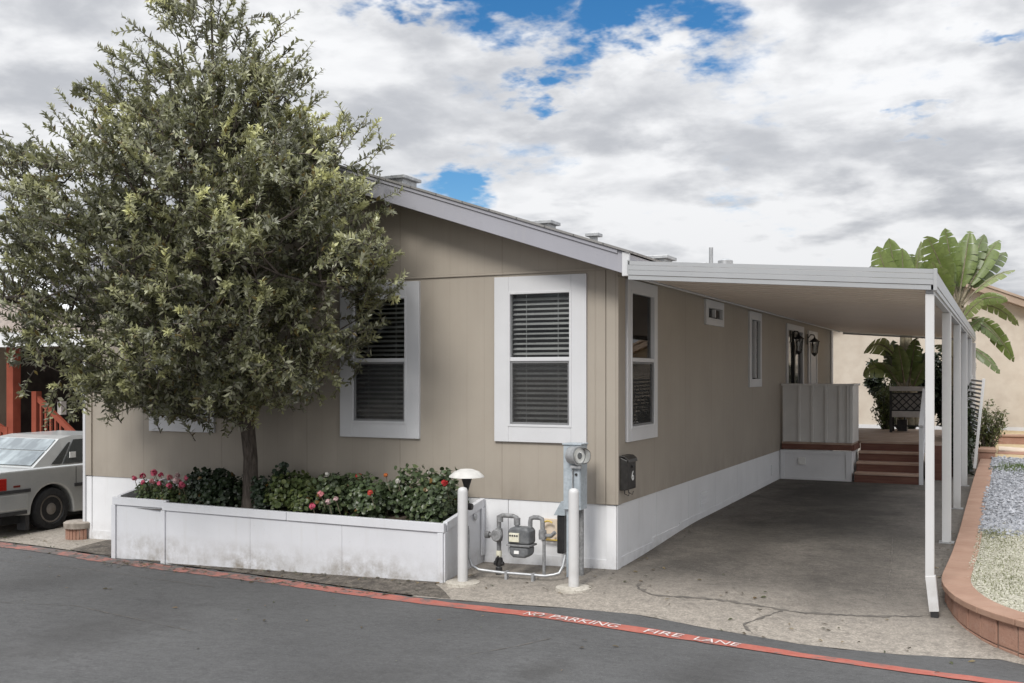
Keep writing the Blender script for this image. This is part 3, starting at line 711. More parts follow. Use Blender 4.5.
# ------------------------------------------------------------------ carport
PX, PY0, PSP = 2.852, -.33, 2.88
def build_carport():
    T = thing('carport', (2.9, 0, 0), 'white aluminium carport cover on slim square posts along the driveway', 'carport')
    x0, x1, z0, z1 = .262, 2.895, 2.93, 2.735; y0, y1 = -.40, 13.95
    p = MB(); p.prism([(x0, z0-.095), (x1-.005, z1-.095), (x1-.005, z1-.06), (x0, z0-.06)], y0+.012, y1-.012); p.build('roof_panel', 'cover_pan', T)
    rb = MB(); y = y0+.3
    while y < y1-.1:
        rb.prism([(x0, z0-.100), (x1-.05, z1-.100), (x1-.05, z1-.096), (x0, z0-.096)], y-.012, y+.012); y += .305
    rb.build('pan_ribs', 'cover_pan', T)
    f = MB()
    def fasc(mb, A, B, dirn):  # ribbed gutter fascia between A and B (x,y,z of top)
        for k, (a, b, dep) in enumerate(((0, .035, .0), (.039, .082, .006), (.086, .129, .010), (.133, .172, .004))):
            (xa, ya, za), (xb, yb, zb) = A, B; ox, oy = dirn[0]*dep, dirn[1]*dep; tx, ty = dirn[0]*-.03, dirn[1]*-.03
            mb.add([(xa+ox, ya+oy, za-b), (xb+ox, yb+oy, zb-b), (xb+ox, yb+oy, zb-a), (xa+ox, ya+oy, za-a), (xa+tx, ya+ty, za-b), (xb+tx, yb+ty, zb-b), (xb+tx, yb+ty, zb-a), (xa+tx, ya+ty, za-a)],
                   [(0, 1, 2, 3), (7, 6, 5, 4), (0, 4, 5, 1), (2, 6, 7, 3), (1, 5, 6, 2), (3, 7, 4, 0)])
    fasc(f, (x0-.01, y0, z0+.03), (x1, y0, z1+.035), (0, -1)); fasc(f, (x1, y0-.004, z1+.035), (x1, y1, z1+.035), (1, 0)); fasc(f, (x1, y1, z1+.035), (x0, y1, z0+.03), (0, 1))
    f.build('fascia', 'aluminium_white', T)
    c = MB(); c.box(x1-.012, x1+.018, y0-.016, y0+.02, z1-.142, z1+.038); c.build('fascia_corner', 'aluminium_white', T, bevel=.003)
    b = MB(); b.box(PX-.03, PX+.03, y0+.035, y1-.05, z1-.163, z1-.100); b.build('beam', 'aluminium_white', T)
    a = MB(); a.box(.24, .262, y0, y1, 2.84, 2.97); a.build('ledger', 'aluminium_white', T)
    for i in range(6):
        y = PY0+PSP*i; gz = zg(PX, y)
        m = MB()
        if i == 0:      # front post: the lower end is a separate, slightly kicked sleeve
            m.box(PX-.034, PX+.034, y-.034, y+.034, .20, z1-.165)
            po = m.build('post', 'post_white', T, bevel=.004)
            e = MB(); e.bar((PX+.004, y, .24), (PX+.036, y-.01, gz+.05), .078, .078, (0, 1, 0)); e.build('sleeve', 'post_white', po, bevel=.004)
            e = MB(); e.bar((PX+.036, y-.01, gz+.055), (PX+.040, y-.012, gz-.02), .06, .06, (0, 1, 0)); e.build('foot', 'black_paint', po)
        else:
            m.box(PX-.045, PX+.045, y-.045, y+.045, gz+.012, z1-.165); po = m.build('post', 'post_white', T, bevel=.004)
            e = MB(); e.box(PX-.075, PX+.075, y-.075, y+.075, gz-.01, gz+.012); e.build('foot', 'galv', po)
build_carport()

# ------------------------------------------------------------------ porch deck
def build_deck():
    T = thing('porch_deck', (1.2, 9, .1), 'wooden porch deck with red brown steps and a pale panelled half wall', 'porch')
    zt = .775
    d = MB(); y = 9.02
    while y < 13.4: d.box(.02, 2.55, y, y+.138, zt-.04, zt); y += .145
    x = .02
    d.box(.02, 1.16, 8.24, 9.015, zt-.04, zt); d.build('platform', 'deck_board', T)
    r = MB(); r.box(.03, 1.17, 8.20, 8.24, .655, .745); r.box(1.165, 1.20, 8.24, 9.0, .655, .745); r.build('rim_board', 'deck_red', T, bevel=.003)
    s = MB(); s.box(.005, 1.15, 8.23, 8.25, .05, .645); s.box(.005, 1.16, 8.215, 8.23, .585, .645); s.box(.005, 1.16, 8.215, 8.23, .08, .19)
    s.box(.005, .07, 8.215, 8.23, .19, .585); s.box(1.07, 1.16, 8.215, 8.23, .19, .585); s.box(1.14, 1.16, 8.25, 9.0, .05, .645); s.build('porch_skirting', 'skirting', T)
    pl = MB(); pl.box(.30, .42, 8.205, 8.229, .40, .52); pl.build('cover_plate', 'label_white', T, bevel=.003)
    w = MB(); w.box(.04, 1.16, 8.245, 8.275, .78, 1.72)
    for xx in (.06, .31, .53, .75, .97, 1.10): w.box(xx-.018, xx+.018, 8.222, 8.244, .78, 1.72)
    w.box(1.125, 1.175, 8.22, 9.0, .78, 1.72); w.build('half_wall', 'rail_panel', T)
    c = MB(); c.box(.02, 1.20, 8.20, 8.30, 1.721, 1.755); c.box(1.105, 1.20, 8.302, 9.0, 1.721, 1.755); c.build('rail_cap', 'rail_panel', T, bevel=.004)
    n = 4; rh = (zt-.15)/n; tr = .27
    for i in range(n):
        y = 8.16+tr*i; z1 = .15+rh*(i+1)
        st = MB(); st.box(1.205, 2.19, y+.02, y+.045, z1-rh-.005, z1-.038); step = st.build('step', 'deck_red', T)
        if i < n-1:
            e = MB(); e.box(1.205, 2.19, y, y+tr+.018, z1-.036, z1); e.build('tread', 'tread_edge', step, bevel=.005)
    e = MB(); e.box(1.205, 2.19, 8.16+tr*3, 9.018, zt-.036, zt+.001); e.build('edge_board', 'deck_board', T, bevel=.005)
    sk = MB(); sk.box(2.28, 2.62, 9.02, 9.05, .1, zt-.045); sk.box(2.58, 2.61, 9.05, 13.4, .1, zt-.045); sk.build('side_skirt', 'deck_red', T)
    hr = MB(); X = 2.225
    hr.box(X-.03, X+.03, 8.16, 8.22, .12, 1.10); hr.box(X-.03, X+.03, 9.02, 9.08, .6, 1.62)
    hr.bar((X, 8.14, 1.08), (X, 9.12, 1.66), .07, .04); hr.bar((X, 8.2, .42), (X, 9.05, .98), .04, .06)
    for t in range(1, 6):
        yy = 8.19+.145*t; zb = .42+.56*(yy-8.2)/.85; hr.box(X-.014, X+.014, yy-.014, yy+.014, zb, zb+.66)
    hr.build('handrail', 'skirting', T)
build_deck()

def build_bench():
    bx, by, bz = 1.40, 12.0, .776; ry = .4
    T = thing('patio_chair', (bx+.3, by, bz), 'dark patio chair with a lattice back and pale top rail on the porch', 'chair')
    w = .70; h = .90
    def P(u, v, z): return (bx+u, by+v, bz+z)
    for u in (.02, w-.02):
        for v in (0, .5):
            l = MB(); l.bar(P(u, v, 0), P(u, v, h-.06 if v == 0 else .62), .045, .045); l.build('leg', 'black_paint', T)
    r = MB(); r.box(bx-.01, bx+w+.01, by-.03, by+.03, bz+h-.09, bz+h); r.build('top_rail', 'wicker', T, bevel=.01)
    r = MB(); r.box(bx, bx+w, by-.02, by+.02, bz+.30, bz+.42); r.build('lower_rail', 'wicker', T, bevel=.008)
    b = MB(); z0, z1 = .43, h-.135
    n = 5
    for i in range(-n, n*2):
        for sg in (1, -1):
            # clip diagonals to the back rectangle
            u0 = i*w/n if sg == 1 else i*w/n + (z1-z0); du = (z1-z0)*sg
            t0, t1 = 0., 1.
            for lim, s_ in ((0.03, 1), (w-.03, -1)):
                pass
            a, c = u0, u0+du
            lo, hi = .03, w-.03
            def tt(u): return (u-a)/(c-a)
            ts = sorted((tt(lo), tt(hi))); t0, t1 = max(0, ts[0]), min(1, ts[1])
            if t1-t0 > .05: b.bar(P(a+(c-a)*t0, .004*sg, z0+(z1-z0)*t0), P(a+(c-a)*t1, .004*sg, z0+(z1-z0)*t1), .022, .008, (0, 1, 0))
    b.bar(P(0.03, 0, z0), P(w-.03, 0, z0), .03, .03); b.bar(P(.03, 0, z1), P(w-.03, 0, z1), .03, .03); b.build('lattice_back', 'black_paint', T)
    s = MB(); s.box(bx+.02, bx+w-.02, by+.02, by+.52, bz+.30, bz+.36); s.build('seat', 'wicker', T, bevel=.01)
    ba = MB(); ba.box(bx+.05, bx+w-.05, by+.03, by+.045, bz+.44, bz+h-.15); ba.build('back_cushion', 'cushion_dark', T)
    for u in (.02, w-.02):
        a = MB(); a.bar(P(u, .03, .60), P(u, .55, .63), .05, .03); a.build('armrest', 'black_paint', T)
    st = MB(); st.bar(P(.02, .25, .12), P(w-.02, .25, .12), .03, .03); st.box(bx+.12, bx+.30, by+.2, by+.4, bz+.02, bz+.24); st.build('stretcher', 'black_paint', T)
build_bench()

# ------------------------------------------------------------------ planter
def build_planter():
    T = thing('planter_box', (-3.3, -.4, -.1), 'long low white wooden planter box along the front wall', 'planter')
    # rim heights: lower at the front corner, rising to the wall
    def rz(x, y): return .475 + .02*s01((-1.45-x)/4) + .155*(y+.86)/.86
    yf = -.86
    def board(name, A, B, z0, z1, th, mat, outn, lift=0.):
        m = MB(); (ax, ay), (bx, by) = A, B; ox, oy = outn
        def pt(x, y, z, k): return (x+ox*k, y+oy*k, z)
        za, zb = z0(ax, ay), z0(bx, by); ta, tb = z1(ax, ay), z1(bx, by)
        m.add([pt(ax, ay, za, lift), pt(bx, by, zb, lift), pt(bx, by, tb, lift), pt(ax, ay, ta, lift), pt(ax, ay, za, lift-th), pt(bx, by, zb, lift-th), pt(bx, by, tb, lift-th), pt(ax, ay, ta, lift-th)],
              [(0, 1, 2, 3), (7, 6, 5, 4), (0, 4, 5, 1), (1, 5, 6, 2), (2, 6, 7, 3), (3, 7, 4, 0)])
        return m.build(name, mat, T, bevel=.003)
    gz = lambda x, y: zg(x, y)-.03+.02
    top = lambda x, y: rz(x, y)-.09
    rim = lambda x, y: rz(x, y)
    # front run in three panels, then the set-back panel at the left end, and the return to the wall
    xs = [-4.97, -3.78, -2.62, -1.45]
    for a, b in zip(xs, xs[1:]): board('front_panel', (a+.001, yf), (b-.001, yf), gz, top, .03, 'planter_white', (0, -1))
    board('front_panel', (-5.79, yf+.07), (-4.975, yf+.07), gz, top, .03, 'planter_white', (0, -1))
    board('side_panel', (-1.455, yf+.004), (-1.455, -.01), gz, top, .03, 'planter_white', (1, 0))
    board('side_panel', (-5.79, yf+.07), (-5.79, -.01), gz, top, .03, 'planter_white', (-1, 0))
    t2 = lambda x, y: rz(x, y)-.086
    board('rim_board', (-4.985, yf), (-3.30, yf), t2, rim, .05, 'planter_white', (0, -1), .018)
    board('rim_board', (-3.295, yf), (-1.44, yf), t2, rim, .05, 'planter_white', (0, -1), .018)
    board('rim_board', (-5.80, yf+.07), (-4.99, yf+.07), t2, rim, .05, 'planter_white', (0, -1), .018)
    board('rim_board', (-1.455, yf+.05), (-1.455, -.01), t2, rim, .05, 'planter_white', (1, 0), .018)
    board('rim_board', (-5.79, yf+.14), (-5.79, -.01), t2, rim, .05, 'planter_white', (-1, 0), .018)
    for x, y in ((-4.975, yf-.012), (-1.48, yf-.012), (-5.78, yf+.056)):
        m = MB(); m.box(x-.03, x+.03, y-.008, y+.012, zg(x, y)-.01, rz(x, y)-.088); m.build('batten', 'planter_white', T, bevel=.003)
    m = MB(); m.box(-1.452, -1.435, yf-.0, yf+.05, zg(-1.45, yf)-.01, rz(-1.45, yf)-.088); m.box(-1.452, -1.435, -.075, -.01, zg(-1.45, 0)+.08, rz(-1.45, -.04)-.088); m.build('batten', 'planter_white', T, bevel=.003)
    v = MB(); v.lathe([(0, 0), (.035, 0), (.03, .01), (0, .012)], (-1.437, -.22, .46), 16, 'X'); v.build('hose_cap', 'galv', T)
    s = MB(); s.add([(-5.77, yf+.09, .40), (-4.95, yf+.03, .40), (-1.49, yf+.03, .385), (-1.49, -.02, .50), (-5.77, -.02, .50)], [(0, 1, 2, 3, 4)]); s.build('potting_soil', 'soil', T)
build_planter()

# ------------------------------------------------------------------ foliage helpers
def leaf_mesh(name, P, D, U, L, W, colors, mat, parent=None, shape=None, fold=.25, curl=.15):
    """many leaves in one mesh. P base, D direction, U normal-ish, L/W sizes (n,), colors (n,3)"""
    n = len(P); D = D/np.linalg.norm(D, axis=1, keepdims=True)
    R = np.cross(D, U); R /= np.linalg.norm(R, axis=1, keepdims=True)+1e-9; U = np.cross(R, D)
    shape = shape or [(0, .10), (.35, .5), (.75, .38), (1, .04)]
    k = len(shape); V = np.zeros((n, k*3, 3))
    for i, (t, w) in enumerate(shape):
        c = P + D*(L*t)[:, None] - U*(L*curl*t*t)[:, None]
        V[:, i*3+1] = c
        V[:, i*3+0] = c - R*(W*w)[:, None] + U*(W*w*fold)[:, None]
        V[:, i*3+2] = c + R*(W*w)[:, None] + U*(W*w*fold)[:, None]
    faces = []
    for i in range(k-1):
        for j in (0, 1): faces.append([i*3+j, i*3+j+1, (i+1)*3+j+1, (i+1)*3+j])
    F = (np.array(faces)[None]+(np.arange(n)*k*3)[:, None, None]).reshape(-1, 4)
    V = V.reshape(-1, 3); off = np.array(ORIG[parent.name]) if parent else np.zeros(3); V = V-off
    me = bpy.data.meshes.new(name); me.vertices.add(len(V)); me.vertices.foreach_set('co', V.ravel())
    me.loops.add(F.size); me.loops.foreach_set('vertex_index', F.ravel().astype(np.int32))
    me.polygons.add(len(F)); me.polygons.foreach_set('loop_start', (np.arange(len(F))*4).astype(np.int32))
    me.polygons.foreach_set('use_smooth', np.ones(len(F), bool))
    me.update(); me.validate()
    ca = me.color_attributes.new('Col', 'FLOAT_COLOR', 'POINT')
    cc = np.ones((n, k*3, 4)); cc[:, :, :3] = colors[:, None, :]; ca.data.foreach_set('color', cc.ravel())
    me.materials.append(M[mat]); o = bpy.data.objects.new(name, me); COL.objects.link(o)
    if parent: o.parent = parent
    ORIG[o.name] = tuple(off); return o
def unit(v): return v/(np.linalg.norm(v, axis=-1, keepdims=True)+1e-9)

# ------------------------------------------------------------------ the tree
def build_tree():
    bx, by = -4.05, -.52
    T = thing('evergreen_tree', (bx, by, .42), 'bushy olive green tree growing from the planter in front of the home', 'tree')
    rng = np.random.default_rng(5)
    prof = [(1.45, -4.6, -3.9), (1.60, -5.5, -3.4), (1.75, -5.8, -2.95), (1.95, -6.2, -2.6), (2.25, -6.45, -2.25), (2.73, -6.6, -1.92), (3.5, -6.6, -1.92), (4.17, -6.3, -2.25), (4.83, -5.65, -2.85), (5.5, -5.1, -3.4), (6.05, -4.75, -3.6), (6.4, -4.5, -3.8)]
    zs = np.array([p[0] for p in prof]); xl = np.array([p[1] for p in prof]); xr = np.array([p[2] for p in prof])
    cy = -.95
    def ext(z): return np.interp(z, zs, xl), np.interp(z, zs, xr)
    def wall_y(x, z):  # keep clear of wall and roof
        roof = 3.1-.333*(x-.235) if x > -3.53 else 3.1+.333*(x+7.3)
        if z < 2.75: return -.16
        if z < roof+.15: return -.50
        return 9.
    lob = [(unit(rng.normal(size=3)), rng.uniform(.16, .34)) for _ in range(34)]
    def lump(dv):
        s = 0.
        for v, a in lob:
            c = float(dv@v); 
            if c > .8: s += a*(c-.8)/.2
        return s
    shoots = []
    tries = 0
    clumps = []
    while len(shoots) < 3900 and tries < 120000:
        tries += 1
        if len(clumps) > 260 and rng.random() < .80:
            # a shoot of an existing clump: fans out of the clump's own twig
            cp, q, a, z, yb = clumps[int(rng.integers(len(clumps)))]
            off = rng.normal(size=3)*np.array([.13, .13, .10]); pp = cp+off
            if pp[1] > wall_y(pp[0], pp[2])-.05: continue
            shoots.append((pp, q, a+rng.normal()*.45, z+off[2], yb)); continue
        z = 1.5+4.8*rng.random()**1.0
        l, r = ext(z); hw = (r-l)/2; cx = (l+r)/2
        dens = 1.0 if z < 4.0 else max(.24, 1.0-(z-4.0)*.46)
        if rng.random() > dens*min(1, hw/1.5): continue
        a = rng.uniform(0, 2*math.pi); q = rng.random()**.42
        dv = unit(np.array([math.cos(a), math.sin(a), (z-3)/2.2]))
        k = .80+.42*lump(dv)-.10*rng.random()
        k = min(k, 1.10 if z < 4.3 else .98)
        x = cx+hw*q*k*math.cos(a); y = cy+min(hw*.80, 2.1)*q*k*math.sin(a)
        z2 = z + .22*(lump(dv)-.25)*q
        if y > wall_y(x, z2)-.05: 
            if rng.random() < .6 and wall_y(x, z2) < 1: y = wall_y(x, z2)-.05-rng.random()*.3
            else: continue
        yb = float(rng.choice([0., .05, .30, .85], p=[.32, .28, .22, .18]))*(1 if q > .6 else .3)*(1.15 if z > 3 else .8)  # outer and upper clumps paler: sunlit tips painted in along with new growth
        if rng.random() < dens*.95: clumps.append((np.array([x, y, z2]), q, a, z, yb))
        shoots.append((np.array([x, y, z2]), q, a, z, yb))
    P, Dv, Uv, Ln, Wd, Cc = [], [], [], [], [], []
    twigs = MB()
    axis = lambda z: np.array([bx-.25*s01((z-1.3)/3), by-.42*s01((z-1.0)/2), z])
    def emit(p, d, ln, nl, young_lit, sparse=1.0):
        d = unit(d); e1 = unit(np.cross(d, [.3, .2, 1.])); e2 = np.cross(d, e1)
        sag = rng.uniform(-.10, .06)
        def at(t): return p + d*ln*t + np.array([0, 0, sag*ln*t*t])
        twigs.tube([at(0), at(.5), at(1)], [.006, .004, .002], 3, False)
        ph = rng.uniform(0, 6.28)
        shade = rng.uniform(.55, 1.15)+.25*young_lit
        for i in range(nl):
            t = ((i+rng.random()*.6)/nl)**.62*.99
            ang = ph+i*2.4
            out = e1*math.cos(ang)+e2*math.sin(ang)
            ld = out*rng.uniform(.55, 1.0)+d*rng.uniform(.35, .95)+np.array([0, 0, .18])+rng.normal(size=3)*.15
            P.append(at(t)); Dv.append(ld); Uv.append(unit(d*.9+np.array([0, 0, .7])+rng.normal(size=3)*.35))
            L = rng.uniform(.052, .090)*(1-.30*t**3); Ln.append(L); Wd.append(L*rng.uniform(.36, .52))
            y_ = young_lit*(.4+.6*t)
            base = np.array([.178, .188, .100]) if rng.random() < .60 else np.array([.31, .315, .245])
            yg = np.array([.56, .56, .27])
            c = base*(1-y_)+yg*y_; c = c*shade*rng.uniform(.75, 1.25)
            if rng.random() < .03: c = np.array([.16, .12, .04])
            Cc.append(c)
    ends = []
    for p, q, a, z, yb in shoots:
        out = np.array([math.cos(a), math.sin(a)*.9, 0])
        up = .75 if z > 4 else (.45 if z > 2 else -.05)
        d = out*(.35+.6*q)+np.array([0, 0, up])+rng.normal(size=3)*.38
        ln = rng.uniform(.22, .42)
        st = p - unit(d)*ln*.7
        if st[1] > wall_y(st[0], st[2]) or (st+unit(d)*ln)[1] > wall_y(st[0], st[2]): continue
        young_lit = max(0., min(1., yb+rng.normal(.06, .16)))
        emit(st, d, ln, int(rng.integers(22, 36)), young_lit); ends.append(st)
    # long sprays breaking the outline
    for i in range(75):
        z = rng.uniform(2.4, 6.15); l, r = ext(z); hw = (r-l)/2; cx = (l+r)/2
        a = rng.uniform(0, 6.28)
        if rng.random() < .7: a = rng.choice([0, math.pi])+rng.normal()*.5
        x = cx+hw*.92*math.cos(a); y = cy+min(hw*.75, 2)*.95*math.sin(a)
        ln = rng.uniform(.42, .80)*(1 if z < 4.6 else .75); d = np.array([math.cos(a)*.8, math.sin(a)*.7, rng.uniform(.25, 1.2)])
        p = np.array([x, y, z])-unit(d)*.35
        if (p+unit(d)*ln)[1] > wall_y(p[0], (p+unit(d)*ln)[2])-.03: continue
        emit(p, d, ln, int(ln*38), rng.uniform(0, .5)); ends.append(p)
        for k in range(3):
            t = rng.uniform(.35, .8); pp = p+unit(d)*ln*t; emit(pp, unit(d)+rng.normal(size=3)*.55, rng.uniform(.16, .3), int(rng.integers(8, 14)), rng.uniform(0, .5))
    # hanging fringe along the lower left
    for i in range(110):
        x = rng.uniform(-6.6, -2.5); z = np.interp(x, [-6.6, -5.7, -5.3, -4.7, -4.05, -3.4, -2.7, -2.4], [1.85, 1.58, 1.75, 1.75, 1.72, 1.66, 1.95, 2.15])+rng.normal()*.06
        y = cy+rng.uniform(-.9, .7)
        if y > -.2: continue
        emit(np.array([x, y, z+.12]), np.array([rng.normal()*.5, rng.normal()*.4, -.8]), rng.uniform(.2, .36), int(rng.integers(12, 20)), rng.uniform(0, .5))
    leaf_mesh('crown', np.array(P), np.array(Dv), np.array(Uv), np.array(Ln), np.array(Wd), np.array(Cc), 'leaf', T, shape=[(0, .10), (.45, .5), (1, .04)], fold=.22, curl=.18)
    # trunk, limbs, branches
    tr = MB()
    tp = [(bx, by, .36), (bx-.005, by, .6), (bx+.005, by-.01, 1.0), (bx-.02, by-.03, 1.35), (bx-.10, by-.10, 1.8), (bx-.16, by-.2, 2.4), (bx-.2, by-.28, 3.1), (bx-.22, by-.33, 3.9), (bx-.2, by-.35, 4.8), (bx-.25, by-.35, 5.9)]
    tr.tube(tp, [.108, .088, .078, .080, .066, .056, .046, .036, .022, .008], 14)
    ends = np.array(ends); idx = rng.permutation(len(ends))[:170]
    limbs = [((bx-.02, by-.03, 1.30), (-5.3, -1.0, 2.7), .045), ((bx, by-.03, 1.33), (-3.1, -.9, 2.6), .045), ((bx-.02, by-.05, 1.45), (-4.3, -1.9, 2.9), .045), ((bx-.05, by-.06, 1.6), (-5.6, -.8, 3.6), .04), ((bx-.08, by-.1, 1.8), (-3.3, -.9, 3.8), .04), ((bx-.1, by-.1, 1.9), (-4.5, -1.5, 4.6), .036), ((bx-.16, by-.2, 2.4), (-3.8, -.6, 5.2), .03), ((bx-.16, by-.2, 2.6), (-5.0, -.8, 5.3), .03)]
    nodes = [(np.array(p), .03) for p in tp[3:]]
    for a, b, r in limbs:
        a = Vector(a); b = Vector(b); pts = []
        for i in range(7):
            t = i/6; p = a.lerp(b, t); p.z += .25*math.sin(math.pi*t)*(-.6 if i else 0)*.6; p += Vector(rng.normal(size=3))*.03*(i > 0); pts.append(p)
        tr.tube(pts, [r*(1-.75*i/6) for i in range(7)], 8); nodes += [(np.array(p), r*.4) for p in pts[2:]]
    for i in idx:
        e = ends[i]; ds = [np.linalg.norm(n_-e)+max(0, n_[2]-e[2]+.1)*2 for n_, _ in nodes]; j = int(np.argmin(ds)); n_ = nodes[j][0]
        mid = (n_+e)/2+np.array([0, 0, -.08])+rng.normal(size=3)*.04
        tr.tube([n_, mid, e], [.016, .011, .005], 5, False); nodes.append((mid, .01))
    tr.build('trunk', 'bark', T, smooth=True)
    twigs.build('twigs', 'bark', T)
build_tree()

# ------------------------------------------------------------------ planter plants
def geranium(x0, x1, zt, label, seed, flowers=(), tone=(.052, .078, .030), n=None, yc=-.50, yw=.30, lsize=.045, zb=.42):
    rng = np.random.default_rng(seed); cx = (x0+x1)/2; hw = (x1-x0)/2
    T = thing('geranium_plant', (cx, yc, zb), label, 'plant', 'flowering plants in the planter')
    zt += .11
    n = int((n or 650*(x1-x0)*(zt-zb)/.22)*3.4); lsize *= .85
    P, D, U, L, W, C = [], [], [], [], [], []
    lumps = [(rng.uniform(-.8, .8), rng.uniform(-.7, .7), rng.uniform(.55, 1.0)) for _ in range(6)]
    st = MB()
    for i in range(n):
        lx, ly, lh = lumps[int(rng.integers(6))]
        r = rng.random()**.5; a = rng.uniform(0, 6.28); e = math.acos(1-rng.random()*1.0)
        px = cx+hw*max(-1, min(1, lx+.55*r*math.cos(a)*math.sin(e+.25)))
        py = yc+yw*max(-1, min(1.0, ly+.6*r*math.sin(a)*math.sin(e+.25)))
        pz = zb+(zt-zb)*lh*max(.05, .25+.75*r*math.cos(e)*1.0)
        if rng.random() < .3: pz = zb+(zt-zb)*lh*rng.random()
        pz = min(pz, zt); py = min(py, -.12)
        p = np.array([px, py, pz]); nrm = unit(np.array([math.cos(a)*math.sin(e), math.sin(a)*math.sin(e)-.35, math.cos(e)+.35])+rng.normal(size=3)*.35)
        d = unit(np.cross(nrm, rng.normal(size=3)))
        s = lsize*rng.uniform(.65, 1.35); P.append(p-d*s*.5); D.append(d); U.append(nrm); L.append(s); W.append(s*1.08)
        t = rng.uniform(.65, 1.35); c = np.array(tone)*t
        if rng.random() < .16: c = c*np.array([1.55, 1.4, 1.3])
        if rng.random() < .02: c = np.array([.20, .12, .04])
        C.append(c)
    for k in range(14):
        lx, ly, lh = lumps[k % 6]; e = (cx+hw*lx*.9+rng.normal()*.03, min(yc+yw*ly*.9, -.14), zb+(zt-zb)*lh*.8)
        st.tube([(cx+hw*lx*.5, yc, zb-.03), ((cx+hw*lx*.5+e[0])/2, (yc+e[1])/2, (zb+e[2])/2), e], [.007, .006, .003], 5, False)
    leaf_mesh('foliage', np.array(P), np.array(D), np.array(U), np.array(L), np.array(W), np.array(C), 'leaf', T, shape=[(0, .22), (.25, .50), (.6, .56), (.88, .40), (1, .12)], fold=.30, curl=.20)
    st.build('stem', 'palm_stem', T)
    for (fx, fy, fz, r, col) in flowers:
        fz += .06; m = 17; pp = unit(rng.normal(size=(m, 3))+np.array([0, -.3, .5]))*rng.uniform(.55, 1.15, (m, 1)); base = np.array([fx, fy, fz])+pp*r*.55
        dd = unit(np.cross(pp, rng.normal(size=(m, 3)))); ss = rng.uniform(.45, .85, m)*r
        cols = np.array(col)[None]*rng.uniform(.75, 1.2, (m, 1))
        f = leaf_mesh('flower', base-dd*ss[:, None]*.4, dd, pp, ss, ss*.95, np.clip(cols, 0, .9), 'petal', T, shape=[(0, .2), (.4, .55), (.8, .5), (1, .15)], fold=.2, curl=.2)
        s2 = MB(); s2.tube([(fx+.02, min(fy+.05, -.1), fz-.16), (fx, fy, fz)], .0035, 5); s2.build('flower_stalk', 'palm_stem', T)
PK = (.72, .13, .22); PW = (.75, .55, .55); RD = (.48, .018, .022); WH = (.78, .76, .70); PP = (.68, .26, .28)
geranium(-5.62, -5.22, .66, 'low plant with deep pink flowers at the left end of the planter', 1, [(-5.52, -.62, .68, .055, PK), (-5.36, -.60, .72, .060, PK), (-5.30, -.70, .64, .05, PP), (-5.42, -.72, .62, .045, PK), (-5.57, -.70, .66, .05, PK), (-5.47, -.52, .72, .05, PP), (-5.25, -.62, .70, .05, PK)], (.07, .10, .04), 260, -.60, .16, .038)
geranium(-5.20, -4.78, .62, 'low plant crowded with pale and deep pink blooms beside the bushy plant', 2, [(-5.10, -.64, .68, .055, PP), (-5.03, -.72, .60, .06, PK), (-4.95, -.70, .66, .05, PW), (-4.86, -.70, .61, .065, PK), (-4.98, -.62, .64, .05, PP), (-5.16, -.74, .62, .05, PK), (-4.90, -.58, .68, .055, PK), (-5.07, -.55, .70, .05, PW)], (.07, .10, .04), 280, -.60, .16, .038)
geranium(-4.80, -4.28, .80, 'tall dark green leafy plant left of the tree trunk', 3, [], (.028, .045, .022), None, -.50, .26)
geranium(-4.30, -4.10, .70, 'narrow dark plant tucked against the left of the tree trunk', 4, [], (.030, .045, .022), 190, -.45, .2)
geranium(-3.98, -3.66, .84, 'upright dark plant standing right of the tree trunk', 5, [], (.030, .050, .028), None, -.42, .24)
geranium(-3.66, -3.10, .76, 'yellowish green bushy plant between the dark plant and the pink flowers', 6, [], (.090, .12, .042), None, -.48, .30)
geranium(-3.12, -2.66, .78, 'leafy plant with low pale pink flowers hanging over the planter rim', 7, [(-2.92, -.80, .62, .05, PP), (-2.98, -.86, .50, .05, PK), (-2.80, -.84, .55, .045, PW), (-2.72, -.82, .58, .04, PW), (-3.02, -.55, .80, .04, WH)], (.070, .098, .045), None, -.48, .30)
geranium(-2.68, -2.18, .82, 'green plant with one bright red bloom raised above its leaves', 8, [(-2.58, -.62, .80, .055, RD), (-2.28, -.58, .82, .035, (.5, .14, .03)), (-2.32, -.80, .66, .045, (.5, .06, .04))], (.070, .10, .045), None, -.48, .32)
geranium(-2.22, -1.54, .86, 'largest leafy plant with small white flowers at the right end of the planter', 9, [(-2.05, -.72, .78, .04, WH), (-1.82, -.50, .86, .03, WH), (-1.55, -.66, .78, .05, RD)], (.075, .105, .050), 1100, -.48, .33)

# ------------------------------------------------------------------ utilities by the front corner
def build_bollards():
    y = -.84; x = -1.255
    T = thing('bollard', (x, y, zg(x, y)), 'white steel bollard beside the mushroom shaped path light', 'bollard', 'white bollards guarding the gas meter')
    z = zg(x, y)
    b = MB(); b.lathe([(.048, -.02), (.048, .875), (.046, .895), (.036, .912), (.018, .92), (0, .922)], (x, y, z), 24); b.build('pipe', 'post_white', T, smooth=True)
    f = MB(); f.lathe([(.0, -.02), (.17, -.02), (.165, .018), (.15, .024), (.0, .028)], (x, y, z), 24); f.build('footing', 'concrete', T, smooth=True)
    c = copy_tree(T); x2, y2 = -.145, -.77; c.location = (x2, y2, zg(x2, y2)); c['label'] = 'white steel bollard standing in front of the blue grey electric pedestal'
build_bollards()

